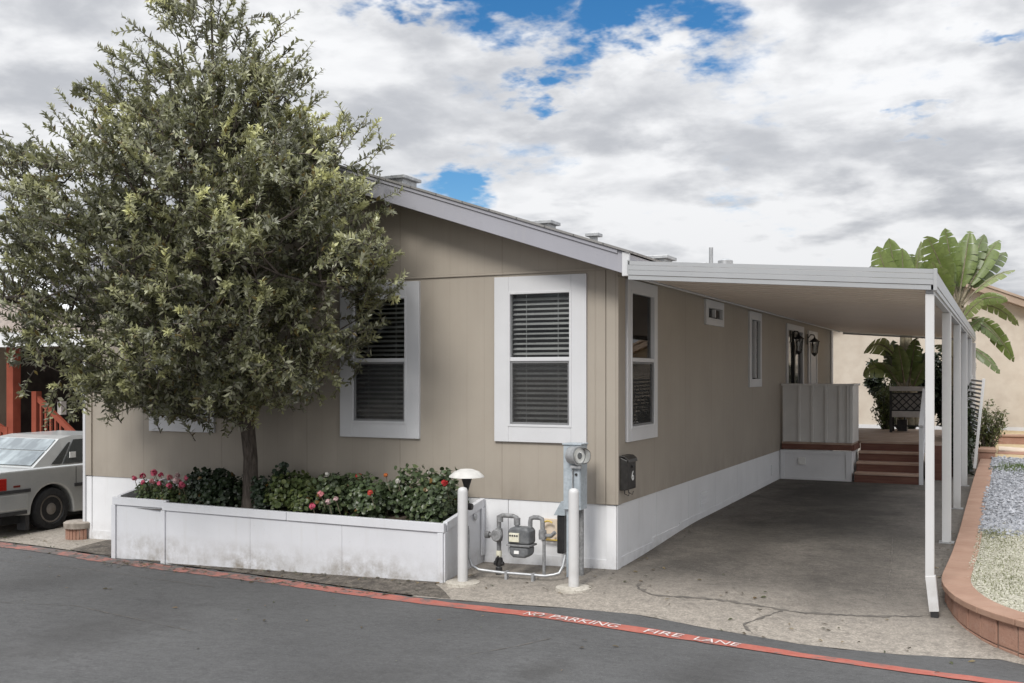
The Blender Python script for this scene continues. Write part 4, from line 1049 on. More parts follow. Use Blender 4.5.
def build_pathlight():
    x, y = -1.285, -.70; z = zg(x, y)
    T = thing('path_light', (x, y, z), 'mushroom shaped path light with a pale dome shade on a thin dark pole', 'path light')
    p = MB(); p.tube([(x, y, z), (x, y, .42)], .014, 10); p.tube([(x, y, .40), (x+.004, y, .84)], .011, 10); p.lathe([(.02, 0), (.02, .08)], (x, y, .36), 12); p.build('pole', 'pipe_grey', T, smooth=True)
    s = MB(); s.lathe([(.016, .78), (.028, .82), (.050, .895), (.052, .935), (0, .94)], (x, y, 0), 18); s.build('socket_cone', 'black_paint', T, smooth=True)
    d = MB(); d.lathe([(.172, .915), (.168, .926), (.12, .968), (.06, .990), (0, .996)], (x, y, 0), 32); d.build('dome_shade', 'lamp_dome', T, smooth=True)
    k = MB(); k.lathe([(.03, .0), (.035, .02), (.03, .05), (0, .055)], (x+.01, y, .63), 12, 'X'); k.build('junction_knob', 'black_paint', T, smooth=True)
build_pathlight()

def build_gas():
    y = -.46; g = zg(-.9, y)
    T = thing('gas_meter', (-.9, y, g), 'grey domestic gas meter on looped pipes against the white skirting', 'gas meter')
    xl, xr = -1.055, -.60; zt = .53
    def elbow(mb, *pts, r=.022): mb.tube(pts, r, 12)
    p = MB(); elbow(p, (xl, y, g-.02), (xl, y, zt-.05)); elbow(p, (xl, y, zt-.05), (xl+.006, y, zt-.015), (xl+.04, y, zt)); elbow(p, (xl+.04, y, zt), (-.90, y, zt)); elbow(p, (-.90, y, zt), (-.866, y, zt-.012), (-.86, y, zt-.05)); elbow(p, (-.86, y, zt-.05), (-.86, y, .43))
    p.lathe([(.032, -.03), (.032, .03)], (xl+.01, y, zt-.035), 12); p.lathe([(.032, -.035), (.032, .035)], (-.86, y, zt-.05), 12)
    p.build('inlet_pipe', 'pipe_grey', T, smooth=True)
    q = MB(); elbow(q, (-.72, y, .43), (-.72, y, zt-.05)); elbow(q, (-.72, y, zt-.05), (-.714, y, zt-.012), (-.68, y, zt)); elbow(q, (-.68, y, zt), (-.63, y, zt)); elbow(q, (-.63, y, zt), (-.597, y, zt-.012), (-.59, y, zt-.05)); elbow(q, (-.59, y, zt-.05), (-.59, y, .36)); q.lathe([(.036, -.045), (.04, 0), (.036, .045)], (-.59, y, .37), 12)
    elbow(q, (-.60, y, .36), (-.50, y, .365), (-.46, y, .40), r=.020); elbow(q, (-.575, y, .34), (-.575, y, g-.02), r=.016); q.build('outlet_pipe', 'pipe_grey', T, smooth=True)
    # body: rounded tin case in two halves with a seam
    b = MB(); b.prism([(-.915, .275), (-.915, .40), (-.885, .435), (-.71, .435), (-.685, .40), (-.685, .275)], y-.11, y+.06); b.build('meter_case', 'meter_grey', T, bevel=.025, seg=3)
    b = MB(); b.prism([(-.908, .255), (-.900, .175), (-.86, .145), (-.74, .145), (-.695, .175), (-.692, .255)], y-.105, y+.055); b.build('meter_base', 'meter_grey', T, bevel=.025, seg=3)
    s = MB(); s.box(-.922, -.678, y-.118, y+.068, .255, .274); s.build('seam_flange', 'pipe_grey', T, bevel=.004)
    d = MB(); d.box(-.888, -.785, y-.127, y-.108, .30, .385); d.build('dial_plate', 'label_cream', T, bevel=.003)
    for i in range(4): m = MB(); m.lathe([(0, 0), (.009, 0), (.009, -.004), (0, -.004)], (-.874+.024*i, y-.127, .36), 12, 'Y'); m.build('dial', 'black_paint', T)
    m = MB(); m.box(-.84, -.79, y-.115, y-.098, .185, .215); m.build('badge', 'label_white', T)
    # regulator and shut-off
    r = MB(); r.lathe([(.0, -.04), (.05, -.04), (.062, -.02), (.062, .0), (.05, .02), (.02, .035), (0, .04)], (xl+.005, y-.045, .34), 18, 'Y'); r.tube([(xl-.12, y-.02, .335), (xl, y-.02, .335)], .018, 10); r.lathe([(.035, -.02), (.035, .02)], (xl-.115, y-.02, .335), 12, 'X'); r.lathe([(.034, -.06), (.04, 0), (.034, .06)], (xl, y, .34), 12); r.build('regulator', 'pipe_grey', T, smooth=True)
    v = MB(); v.lathe([(.034, -.04), (.042, 0), (.034, .04)], (xl, y, .075), 12); v.tube([(xl-.05, y, .06), (xl+.05, y, .06)], .02, 10); v.bar((xl-.01, y-.05, .06), (xl+.015, y-.05, .14), .02, .012); v.tube([(xl, y, -.08), (xl, y, .02)], .034, 10); v.build('shutoff_valve', 'black_paint', T, smooth=True)
    v = MB(); v.lathe([(.026, -.03), (.03, 0), (.026, .03)], (xl, y, .155), 12); v.build('union', 'label_cream', T, smooth=True)
    h = MB(); pts = [(-.78, -.06, .27)]
    for k in range(13):
        a = -2.6+k*.40; pts.append((-.70+.075*math.cos(a)*-1, -.07, .36+.085*math.sin(a)))
    h.tube(pts[1:], .009, 8); h.tube([(-.78, -.055, .255), (-.56, -.055, .255)], .007, 8); h.build('flex_hose', 'yellow_hose', T, smooth=True)
    c = MB(); c.box(-.81, -.61, -.02, .0, .25, .46); c.build('wall_plate', 'peach_plate', T, bevel=.003)
build_gas()

def build_conduit():
    y = -.60
    T = thing('conduit_pipe', (-.7, y, zg(-.7, y)), 'thin grey conduit running low over the ground between path light and pedestal', 'pipe')
    z = .02
    m = MB(); pts = [(-1.285, -.67, .40), (-1.28, -.665, .14), (-1.25, -.66, .055), (-1.18, -.65, .02), (-1.05, -.63, z-.01), (-.95, -.62, z-.015), (-.5, -.60, z-.015), (-.42, -.58, z+.0), (-.375, -.56, .035), (-.35, -.53, .10), (-.34, -.50, .2)]
    m.tube(pts, .014, 10); m.build('conduit_run', 'galv', T, smooth=True)
    k = MB()
    for x in (-.9, -.62): k.box(x-.012, x+.012, -.635, -.585, zg(x, -.6)-.01, z+.003)
    k.build('strap', 'galv', T)
build_conduit()

def build_pedestal():
    x0, x1, y0, y1 = -.385, -.205, -.44, -.27; g = zg(-.3, -.35)
    T = thing('electric_pedestal', ((x0+x1)/2, (y0+y1)/2, g), 'blue grey electric service pedestal with a round glass meter on its side', 'electric meter')
    u = MB(); u.box(x0, x1, y0, y1, .62, 1.235); u.build('cabinet', 'pedestal_blue', T, bevel=.006)
    l = MB(); l.box(x0+.02, x1-.075, y0+.03, y1-.05, g-.02, .62); l.build('post', 'pedestal_blue', T, bevel=.004)
    d = MB(); d.box(x0+.085, x1-.006, y0-.014, y0-.002, .66, 1.02); d.build('access_door', 'pedestal_blue', T, bevel=.003)
    t = MB(); t.box(x0-.008, x1+.008, y0-.012, y1+.008, 1.236, 1.25); t.build('cap', 'pedestal_blue', T, bevel=.003)
    k = MB(); k.lathe([(0, 0), (.012, 0), (.012, -.012), (0, -.014)], (x1-.04, y0-.015, .96), 10, 'Y'); k.build('lock', 'black_paint', T)
    # meter socket and glass dome, angled out of the front right
    c = Vector((x1-.05, y0-.02, 1.14)); ax = Vector((.93, -.37, 0)).normalized()
    def disc(prof, n=26):
        vs = []; up = Vector((0, 0, 1)); sd = ax.cross(up)
        for r, t_ in prof:
            for i in range(n):
                a = 2*math.pi*i/n; vs.append(c+ax*t_+sd*r*math.cos(a)+up*r*math.sin(a))
        fs = [(i*n+j, i*n+(j+1) % n, (i+1)*n+(j+1) % n, (i+1)*n+j) for i in range(len(prof)-1) for j in range(n)]+[tuple(range(n)), tuple(range((len(prof)-1)*n, len(prof)*n))]
        m = MB(); m.add(vs, fs); return m
    disc([(.085, -.05), (.085, .04), (.092, .04), (.092, .055), (.08, .055)]).build('meter_ring', 'galv', T, smooth=True)
    disc([(.072, .05), (.072, .058)]).build('meter_face', 'label_white', T)
    disc([(.03, .0585), (.03, .062)]).build('meter_dial', 'meter_grey', T)
    disc([(.078, .053), (.076, .12), (.066, .142), (.04, .152), (0.001, .154)]).build('meter_glass', 'lamp_glass', T, smooth=True)
    b = MB(); b.box(x0+.09, x1+.015, y0-.05, y0-.002, 1.02, 1.045); b.build('meter_bracket', 'galv', T)
    tb = MB(); tb.tube([(x0+.11, y0-.03, 1.02), (x0+.11, y0-.03, .7)], .006, 8); tb.build('conduit', 'pipe_grey', T)
    s = MB(); s.tube([(x1-.045, y1-.04, g-.02), (x1-.045, y1-.04, .62)], .024, 10); s.build('riser', 'pipe_grey', T, smooth=True)
build_pedestal()

def build_utility_box():
    T = thing('utility_box', (-.45, -.02, .2), 'narrow black utility box with a slanted grey hood on the skirting', 'utility box')
    b = MB(); b.box(-.575, -.50, -.15, .005, .14, .52); b.build('case', 'black_paint', T, bevel=.015)
    h = MB(); h.prism([(-.60, .52), (-.48, .52), (-.48, .66), (-.52, .66)], -.17, .004); h.build('hood', 'pedestal_blue', T, bevel=.004)
build_utility_box()

# ------------------------------------------------------------------ right side: retaining wall, gravel beds
CAP = [(3.04, 11.0), (3.0, 8.0), (2.975, 5.0), (2.965, 2.9), (2.95, 1.6), (2.92, .75), (2.905, .30), (2.93, .0), (3.0, -.32), (3.10, -.62), (3.25, -.90), (3.45, -1.14), (3.75, -1.40), (4.3, -1.72), (5.2, -2.02), (7.0, -2.45), (9.5, -2.9)]
def resample(P, step):
    out = [P[0]]; acc = 0
    for a, b in zip(P, P[1:]):
        L = math.hypot(b[0]-a[0], b[1]-a[1]); t = step-acc
        while t <= L:
            out.append((a[0]+(b[0]-a[0])*t/L, a[1]+(b[1]-a[1])*t/L)); t += step
        acc = L-(t-step)
    return out
def smooth_poly(P, it=2):
    for _ in range(it):
        Q = [P[0]]
        for a, b in zip(P, P[1:]): Q += [(a[0]*.75+b[0]*.25, a[1]*.75+b[1]*.25), (a[0]*.25+b[0]*.75, a[1]*.25+b[1]*.75)]
        Q.append(P[-1]); P = Q
    return P
def ztop(x, y): return .115+.05*s01((y+.5)/3)+.23*s01((y-1)/11)
def build_retaining():
    T = thing('retaining_wall', (3.1, 4, 0), 'low curved terracotta block wall with a flat cap around the gravel bed', 'retaining wall')
    P = resample(smooth_poly(CAP), .205)
    def nrm(i, pts):
        a = pts[max(i-1, 0)]; b = pts[min(i+1, len(pts)-1)]; dx, dy = b[0]-a[0], b[1]-a[1]; l = math.hypot(dx, dy); return (-dy/l, dx/l)
    w = MB(); c = MB()
    for i in range(len(P)-1):
        a, b = P[i], P[i+1]; na, nb = nrm(i, P), nrm(i+1, P); gap = .035
        ti, tf = gap, 1-gap
        def q(t, off):
            return (a[0]+(b[0]-a[0])*t+(na[0]+(nb[0]-na[0])*t)*off, a[1]+(b[1]-a[1])*t+(na[1]+(nb[1]-na[1])*t)*off)
        j = random.uniform(-.005, .006)
        # two courses: the joints are real gaps
        zt0 = ztop(*a)-.052; zt1 = ztop(*b)-.052; zb0 = zg(*a)-.06; zb1 = zg(*b)-.06
        for (f0, f1, sh) in ((0, .30, 0.), (.33, 1, .5)):
            vs = []
            for t in (ti, tf):
                za, zt = (zb0+(zb1-zb0)*t), (zt0+(zt1-zt0)*t)
                for off in (.03+j, .20):
                    x, y = q(t, off); vs += [(x, y, za+(zt-za)*f0), (x, y, za+(zt-za)*f1)]
            w.add(vs, [(0, 1, 5, 4), (2, 6, 7, 3), (1, 3, 7, 5), (0, 4, 6, 2), (0, 2, 3, 1), (4, 5, 7, 6)])
        # cap stones, one for each pair
        if i % 2 == 0 and i+2 < len(P):
            a2 = P[i+2]; n2 = nrm(i+2, P); vs = []
            for (p, n_, zz, e) in ((a, na, ztop(*a), .004), (b, nb, ztop(*b), 0), (a2, n2, ztop(*a2), -.004)):
                d = (a2[0]-a[0], a2[1]-a[1]); l = math.hypot(*d); ex, ey = d[0]/l*e, d[1]/l*e
                for off in (.0, .235):
                    x, y = p[0]+n_[0]*off+ex, p[1]+n_[1]*off+ey; vs += [(x, y, zz-.05), (x, y, zz)]
            fs = []
            for k in (0, 1):
                o = 4*k; fs += [(o, o+1, o+5, o+4), (o+2, o+6, o+7, o+3), (o+1, o+3, o+7, o+5), (o, o+4, o+6, o+2)]
            fs += [(0, 2, 3, 1), (8, 9, 11, 10)]; c.add(vs, fs)
    # grout core just behind the faces
    g = MB(); vs = []
    for i, p in enumerate(P):
        n_ = nrm(i, P)
        for off in (.040, .19): vs += [(p[0]+n_[0]*off, p[1]+n_[1]*off, zg(*p)-.08), (p[0]+n_[0]*off, p[1]+n_[1]*off, ztop(*p)-.055)]
    g.add(vs, [f for i in range(len(P)-1) for f in ((4*i, 4*i+1, 4*i+5, 4*i+4), (4*i+2, 4*i+6, 4*i+7, 4*i+3), (4*i+1, 4*i+3, 4*i+7, 4*i+5))])
    w.build('wall_blocks', 'block_face', T, bevel=.006); c.build('cap', 'block_cap', T, bevel=.006); g.build('mortar', 'mortar', T)
    # taller pier and back run
    e = MB(); e.box(3.00, 3.28, 11.02, 11.35, .1, .50); e.box(3.04, 3.24, 11.352, 16, .1, .50); e.build('back_pier', 'block_face', T, bevel=.006)
    e = MB(); e.box(2.98, 3.30, 11.0, 11.40, .502, .56); e.box(3.02, 3.27, 11.402, 16, .502, .56); e.build('pier_cap', 'block_cap', T, bevel=.006)
build_retaining()

def inner_edge():
    P = smooth_poly(CAP); out = []
    for i, p in enumerate(P):
        a = P[max(i-1, 0)]; b = P[min(i+1, len(P)-1)]; dx, dy = b[0]-a[0], b[1]-a[1]; l = math.hypot(dx, dy); out.append((p[0]-dy/l*.19, p[1]+dx/l*.19))
    return out
def build_bed():
    P = inner_edge()
    front = [p for p in P if p[1] < 3.2]
    structure(sheet('gravel_bed', 'bed_earth', [(front[0][0], 3.2)]+front+[(9.5, 3.2)], step=.3, zf=zbed), 'pale stony ground inside the curved wall')
    mid = [p for p in P if 3.2 <= p[1] < 11]
    structure(sheet('grey_gravel_bed', 'bed_grey', [(3.2, 11.0)]+mid+[(mid[-1][0], 3.2), (9.5, 3.2), (9.5, 11.0)], step=.4, zf=zbed, dz=-.002), 'grey stony ground behind the white gravel')
    structure(sheet('dry_ground', 'dry_earth', [(3.2, 11.0), (9.5, 11.0), (9.5, 20.2), (3.2, 20.2)], step=.5, zf=zbed, dz=-.004), 'strip of dry yellow ground before the far wall')
    # loose stones
    rng = np.random.default_rng(3)
    def inside(x, y):
        pts = P
        j = min(range(len(pts)), key=lambda i: (pts[i][0]-x)**2+(pts[i][1]-y)**2)
        a = pts[max(j-1, 0)]; b = pts[min(j+1, len(pts)-1)]
        return (b[0]-a[0])*(y-a[1])-(b[1]-a[1])*(x-a[0]) > -.01*0
    def stones(name, n, y0, y1, size, mat, dens=None):
        V = []; Fc = []; k = 0; base = np.array([(1, 0, 0), (0, 1, 0), (-1, 0, 0), (0, -1, 0), (0, 0, 1), (0, 0, -1)], float)
        F0 = np.array([(0, 1, 4), (1, 2, 4), (2, 3, 4), (3, 0, 4), (1, 0, 5), (2, 1, 5), (3, 2, 5), (0, 3, 5)])
        while k < n:
            t = rng.random()**1.5; y = y0+(y1-y0)*t+(rng.normal()*.25 if name == 'white_gravel' else -abs(rng.normal())*.3*(rng.random() < .3)); x = 2.9+rng.random()*(2.2+max(0, y)*.05)
            if not inside(x, y): continue
            s = size*float(np.clip(rng.lognormal(0, .32), .5, 2.0))*np.array([1, rng.uniform(.6, 1), rng.uniform(.45, .8)])
            a = rng.uniform(0, 6.28); R = np.array([[math.cos(a), -math.sin(a), 0], [math.sin(a), math.cos(a), 0], [0, 0, 1]])
            v = (base+rng.normal(size=(6, 3))*.18)*s@R.T+np.array([x, y, zbed(x, y)+s[2]*.35]); V.append(v); Fc.append(F0+6*k); k += 1
        V = np.concatenate(V); Fc = np.concatenate(Fc); me = bpy.data.meshes.new(name); me.from_pydata(V.tolist(), [], Fc.tolist()); me.materials.append(M[mat])
        o = bpy.data.objects.new(name, me); COL.objects.link(o); return o
    tag(stones('white_gravel', 19000, -2.0, 3.3, .0105, 'pebble_white'), 'pale white gravel spread in the front of the bed', 'gravel', kind='stuff')
    tag(stones('grey_gravel', 12000, 3.1, 11.2, .020, 'pebble_grey'), 'loose grey gravel in the back of the bed', 'gravel', kind='stuff')
    # weeds and sparse grass
    def blades(name, n, spots, L0, col, label):
        Pp, D, U, L, W, C = [], [], [], [], [], []
        while len(Pp) < n:
            sx, sy, rx, ry = spots[int(rng.integers(len(spots)))]
            x = sx+rng.normal()*rx; y = sy+rng.normal()*ry
            if not inside(x, y) or y > 11.4: continue
            Pp.append((x, y, zbed(x, y))); D.append(rng.normal(size=3)*.5+np.array([0, 0, .8])); U.append(rng.normal(size=3)); l = L0*rng.uniform(.5, 1.4); L.append(l); W.append(l*.12+.002); C.append(np.array(col)*rng.uniform(.7, 1.3))
        tag(leaf_mesh(name, np.array(Pp), np.array(D), np.array(U), np.array(L), np.array(W), np.array(C), 'leaf', shape=[(0, .5), (.6, .4), (1, .05)], curl=.4), label, 'grass', kind='stuff')
    blades('sparse_grass', 3600, [(3.25, 2.4, .14, .5), (3.5, 2.6, .3, .35), (3.35, 1.2, .22, .6), (3.7, 1.4, .4, .7), (3.4, .3, .2, .4), (3.9, 0.2, .5, .6), (3.30, 2.9, .1, .15)], .024, (.17, .185, .075), 'sparse green grass growing through the white gravel')
    blades('grass_patch', 2200, [(3.75, 9.4, .28, .25), (4.2, 9.5, .3, .2)], .05, (.10, .15, .03), 'small green grass patch in the grey gravel')
    # stacked pavers and low brick step by the far wall
    T = thing('garden_step', (4.2, 12.6, .4), 'low brick step with pale paving slabs below the cream wall', 'step')
    s = MB(); s.box(3.32, 6.5, 11.9, 12.2, .30, .44); s.box(3.32, 6.5, 12.21, 12.5, .30, .435); s.build('riser', 'block_face', T, bevel=.006)
    s = MB()
    for i in range(5): s.box(3.33+.62*i, 3.93+.62*i, 12.52+.02*(i % 2), 14.2, .40, .455+.006*(i % 3))
    s.build('slab', 'paver_pale', T, bevel=.006)
    s = MB(); s.box(3.32, 7.5, 14.25, 14.5, .40, .62); s.build('back_step', 'block_face', T, bevel=.006); s = MB(); s.box(3.30, 7.5, 14.22, 14.55, .622, .66); s.build('step_cap', 'block_cap', T, bevel=.006)
build_bed()

def build_fence_panel():
    T = thing('slatted_panel', (3.0, 10.0, .3), 'white slatted screen panel leaning between the carport posts and shrub', 'fence panel')
    x0 = 2.86; x1 = 3.10; y = 9.2; 
    f = MB(); f.bar((2.98, 9.3, .35), (3.12, 9.3, 1.84), .045, .045); f.build('frame_post', 'post_white', T, bevel=.003); f = MB(); f.bar((2.86, 10.6, .35), (2.90, 10.6, 1.90), .045, .045); f.build('frame_post', 'post_white', T, bevel=.003)
    s = MB()
    for i in range(13):
        z = .95+i*.07; k = (z-.35)/1.5; s.bar((2.985+.14*k, 9.32, z), (2.865+.04*k, 10.58, z+.02), .012, .035)
    s.build('slats', 'planter_white', T)
build_fence_panel()

# ------------------------------------------------------------------ neighbour behind
def build_far_home():
    T = thing('cream_house', (1.9, 20, .4), 'cream stucco house with a tan roof edge beyond the porch', 'house')
    w = MB(); xa, xb = -4.0, 7.8; xr = 1.9; ze = lambda x: 4.42-abs(x-xr)*.41
    w.prism([(xa, .0), (xb, .0), (xb, ze(xb)), (xr, ze(xr)), (xa, ze(xa))], 20, 20.2); w.build('wall', 'cream_stucco', T)
    f = MB(); f.prism([(xr, ze(xr)+.02), (xb+.3, ze(xb+.3)+.02), (xb+.3, ze(xb+.3)+.20), (xr, ze(xr)+.20)], 19.62, 19.66); f.prism([(xr-.002, ze(xr)+.02), (xa-.3, ze(xa-.3)+.02), (xa-.3, ze(xa-.3)+.20), (xr-.002, ze(xr)+.20)], 19.62, 19.66); f.build('fascia', 'roof_tan', T)
    r = MB(); r.prism([(xr, ze(xr)+.205), (xb+.35, ze(xb+.35)+.205), (xb+.35, ze(xb+.35)+.26), (xr, ze(xr)+.27), (xa-.35, ze(xa-.35)+.26), (xa-.35, ze(xa-.35)+.205)], 19.58, 34); r.build('roof', 'roof_tan', T)
    s = MB(); s.prism([(xr, ze(xr)+.006), (xb+.3, ze(xb+.3)+.006), (xb+.3, ze(xb+.3)+.019), (xr, ze(xr)+.019), (xa-.3, ze(xa-.3)+.019), (xa-.3, ze(xa-.3)+.006)], 19.66, 19.998); s.build('soffit', 'roof_tan', T)
    t = MB(); t.box(xa, xb, 19.96, 19.998, .38, .56); t.build('base_board', 'white_trim', T)
build_far_home()

# ------------------------------------------------------------------ giant bird of paradise
def palm(label, base, leaves, seed, stems=4):
    rng = np.random.default_rng(seed); T = thing('banana_palm', base, label, 'palm', 'broad leaved palms behind the carport')
    st = MB()
    for (p0, p1, droop, wid, tone) in leaves:
        a = Vector(p0); b = Vector(p1); L = (b-a).length; d = (b-a).normalized()
        side = d.cross(Vector((0, 0, 1)))
        if side.length < .2: side = Vector((1, 0, 0))
        side.normalize(); side = (Matrix.Rotation(rng.uniform(-.7, .7), 3, d) @ side)
        face = Vector((3.4, -9.6, 2))-a; face.normalize()
        nrm = side.cross(d); 
        if nrm.dot(face) < 0: nrm = -nrm
        # turn the blade partly towards the open side so it is not edge on
        nrm = (nrm*.5+face*.9+Vector(rng.normal(size=3))*.3); nrm = (nrm-d*nrm.dot(d)).normalized(); side = d.cross(nrm).normalized()
        n = 26; mid = []
        for i in range(n+1):
            t = i/n; arc = droop*L*(4*t*(1-t)*.5)
            mid.append(a+d*L*t+Vector((0, 0, arc)))
        pet = .26
        st.tube(mid, [.026*(1-.85*i/n) for i in range(n+1)], 6)
        V = []; Fc = []; C = []
        for sg in (-1, 1):
            i = int(pet*n)
            while i < n:
                run = int(rng.integers(2, 5)); j = min(n, i+run); tear = rng.uniform(.02, .30); o = len(V); bend = rng.uniform(-.05, .22); m = 4
                for k in range(i, j+1):
                    t = (k/n-pet)/(1-pet); w = wid*L*(math.sin(math.pi*min(1, t*.93+.07))**.6)*.5
                    kk = mid[k]; fwd = d*(.10*w)
                    ins = tear*.25*L*(1 if k == i else 0)/10
                    for q in range(m):
                        s_ = q/(m-1); rr = w*s_
                        pt = kk+side*sg*rr*(1-.12*s_*bend)+fwd*s_+nrm*(rr*.30*(1-s_)-rr*s_*bend)+Vector((0, 0, -rr*s_*.22))
                        if k == i and i > int(pet*n): pt = pt+d*(tear*L*.12*s_*s_)
                        V.append(pt); C.append(np.array(tone)*rng.uniform(.9, 1.1)*(1+.25*s_*(rng.random() < .2)))
                for k in range(j-i):
                    for q in range(m-1): Fc.append((o+k*m+q, o+k*m+q+1, o+(k+1)*m+q+1, o+(k+1)*m+q))
                i = j
        off = Vector(base); me = bpy.data.meshes.new('leaf'); me.from_pydata([v-off for v in V], [], Fc); me.materials.append(M['palm_leaf'])
        ca = me.color_attributes.new('Col', 'FLOAT_COLOR', 'POINT'); ca.data.foreach_set('color', np.concatenate([np.array(C), np.ones((len(C), 1))], 1).ravel())
        for p in me.polygons: p.use_smooth = True
        o = bpy.data.objects.new('leaf', me); COL.objects.link(o); o.parent = T; ORIG[o.name] = tuple(off)
    st.build('leaf_stalks', 'palm_stem', T, smooth=True)
    tk = MB()
    for s in range(stems):
        a = rng.uniform(0, 6.28); r = .22; top = Vector(leaves[s % len(leaves)][0]); b = Vector((base[0]+r*math.cos(a), base[1]+r*math.sin(a), base[2]))
        tk.tube([b, b.lerp(top, .5)+Vector((rng.normal()*.05, rng.normal()*.05, 0)), top], [.085, .075, .055], 9)
    tk.build('trunk', 'palm_stem', T, smooth=True)
TH = rad(25.25)
def cam_pt(px, py, D):   # measured leaf tips: picture position and distance from the viewpoint to metres
    r = (px-512)/1039; u = (375-py)/1039; return (3.393+D*(-math.sin(TH)+r*math.cos(TH)), -9.593+D*(math.cos(TH)+r*math.sin(TH)), 1.9+D*u)
G1 = (.135, .180, .050); G2 = (.10, .135, .042); G3 = (.18, .215, .075); G4 = (.05, .07, .028)
def build_palms():
    c = lambda *a: cam_pt(*a)
    R = [((955, 305, 22.4), (927, 236, 21.9), .10, .34, G1), ((957, 300, 22.5), (945, 228, 22.6), .06, .30, G1), ((960, 300, 22.6), (984, 234, 23.0), .06, .26, G2), ((961, 302, 22.5), (999, 240, 22.9), .10, .24, G1),
         ((962, 306, 22.4), (1015, 270, 22.6), .22, .24, G3), ((962, 310, 22.3), (1019, 326, 22.0), .45, .30, G3), ((960, 320, 22.3), (1014, 362, 21.8), .50, .28, G1), ((958, 345, 22.2), (1000, 374, 21.6), .30, .26, G2),
         ((955, 308, 22.2), (932, 262, 21.6), .05, .36, G1), ((952, 318, 22.2), (925, 292, 21.5), .20, .34, G1), ((955, 350, 22.2), (984, 318, 21.9), .25, .30, G2), ((956, 310, 22.6), (962, 240, 23.2), .05, .26, G2), ((955, 360, 22.3), (935, 345, 22), .2, .3, G4), ((958, 305, 22.5), (970, 231, 22.7), .05, .30, G1), ((956, 306, 22.3), (936, 243, 22.4), .08, .34, G2), ((961, 304, 22.7), (1006, 252, 23.2), .16, .26, G2), ((962, 312, 22.2), (1008, 300, 21.7), .35, .30, G1), ((960, 325, 22.2), (1003, 345, 21.9), .45, .30, G2), ((954, 312, 22.3), (928, 278, 22.2), .15, .36, G2), ((957, 330, 22.1), (983, 300, 21.6), .25, .34, G3), ((956, 340, 22.4), (975, 372, 22.0), .35, .34, G4), ((953, 330, 22.3), (930, 320, 21.9), .3, .34, G4)]
    palm('tall broad leaved palm with torn leaves rising right of the carport roof', c(957, 402, 22.5), [(c(*a), c(*b), d, w, t) for a, b, d, w, t in R], 4)
    Lf = [((903, 330, 22.4), (877, 246, 22.2), .05, .30, G1), ((905, 330, 22.5), (889, 238, 22.6), .04, .30, G1), ((906, 330, 22.4), (902, 248, 22.4), .03, .30, G1), ((908, 330, 22.4), (921, 241, 22.6), .05, .26, G3), ((909, 330, 22.4), (935, 252, 22.2), .08, .28, G2), ((902, 330, 22.5), (872, 265, 22.9), .08, .30, G4),
          ((903, 370, 22.2), (864, 352, 21.7), .55, .34, G3), ((902, 385, 22.2), (863, 376, 21.6), .45, .32, G3), ((908, 390, 22.2), (916, 338, 21.8), .05, .3, G2), ((905, 395, 22.2), (884, 350, 22.0), .1, .34, G4), ((910, 395, 22.2), (926, 362, 21.6), .1, .34, G2), ((905, 400, 22.2), (872, 396, 21.8), .4, .34, G4), ((900, 400, 22.4), (893, 340, 22.4), .05, .36, G4), ((908, 400, 22.6), (908, 340, 22.7), .05, .4, G4), ((904, 330, 22.6), (883, 254, 22.6), .06, .30, G2), ((907, 330, 22.6), (912, 254, 22.7), .05, .28, G2), ((906, 395, 22.1), (898, 345, 21.7), .08, .3, G2), ((903, 395, 22.0), (876, 362, 21.5), .3, .3, G1), ((910, 392, 22.1), (931, 350, 21.9), .15, .34, G4)]
    palm('broad leaved palm behind the porch chair with leaf tips above the carport', c(905, 425, 22.4), [(c(*a), c(*b), d, w, t) for a, b, d, w, t in Lf], 9, 6)
build_palms()

def shrub(name, label, base, rx, ry, h, n, tone, seed, ls=.05, kind='shrub', flowers=0):
    rng = np.random.default_rng(seed); T = thing(name, base, label, kind)
    b = np.array(base); P, D, U, L, W, C = [], [], [], [], [], []; st = MB()
    sh = 26
    for k in range(sh):
        a = rng.uniform(0, 6.28); r = rng.random()**.5; e = b+np.array([rx*r*math.cos(a), ry*r*math.sin(a), h*rng.uniform(.45, 1.0)*(1-.25*r)])
        m = (b+e)/2+rng.normal(size=3)*.05; st.tube([b+np.array([r*rx*.2*math.cos(a), r*ry*.2*math.sin(a), -.03]), m, e], [.010, .007, .003], 5, False)
        for i in range(n//sh):
            t = rng.random()**.7; p = (b*(1-t)**2+2*m*t*(1-t)+e*t*t)+rng.normal(size=3)*np.array([.05, .05, .04])
            P.append(p); D.append(rng.normal(size=3)+np.array([0, 0, .3])); U.append(rng.normal(size=3)*.5+np.array([0, 0, 1.])); l = ls*rng.uniform(.6, 1.3); L.append(l); W.append(l*.5); C.append(np.array(tone)*rng.uniform(.65, 1.45))
    leaf_mesh('foliage', np.array(P), np.array(D), np.array(U), np.array(L), np.array(W), np.array(C), 'leaf', T, curl=.25); st.build('stem', 'bark', T)
shrub('garden_shrub', 'loose green shrub growing in front of the cream wall by the gravel bed', (3.12, 11.9, .5), .40, .40, 1.05, 1900, (.10, .115, .04), 21, .055)
shrub('climbing_shrub', 'light green leafy shrub beside the porch chair', cam_pt(886, 430, 21.6), .34, .3, 1.25, 2000, (.11, .14, .05), 22, .06)
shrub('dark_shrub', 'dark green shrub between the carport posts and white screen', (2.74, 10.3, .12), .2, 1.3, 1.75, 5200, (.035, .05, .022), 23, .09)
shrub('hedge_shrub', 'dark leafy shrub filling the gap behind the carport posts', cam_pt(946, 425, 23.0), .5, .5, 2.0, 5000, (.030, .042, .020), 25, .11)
shrub('hedge_shrub', 'dark leafy shrub crowded behind the porch chair', cam_pt(905, 430, 23.4), .95, .5, 2.2, 9000, (.028, .04, .018), 24, .12)

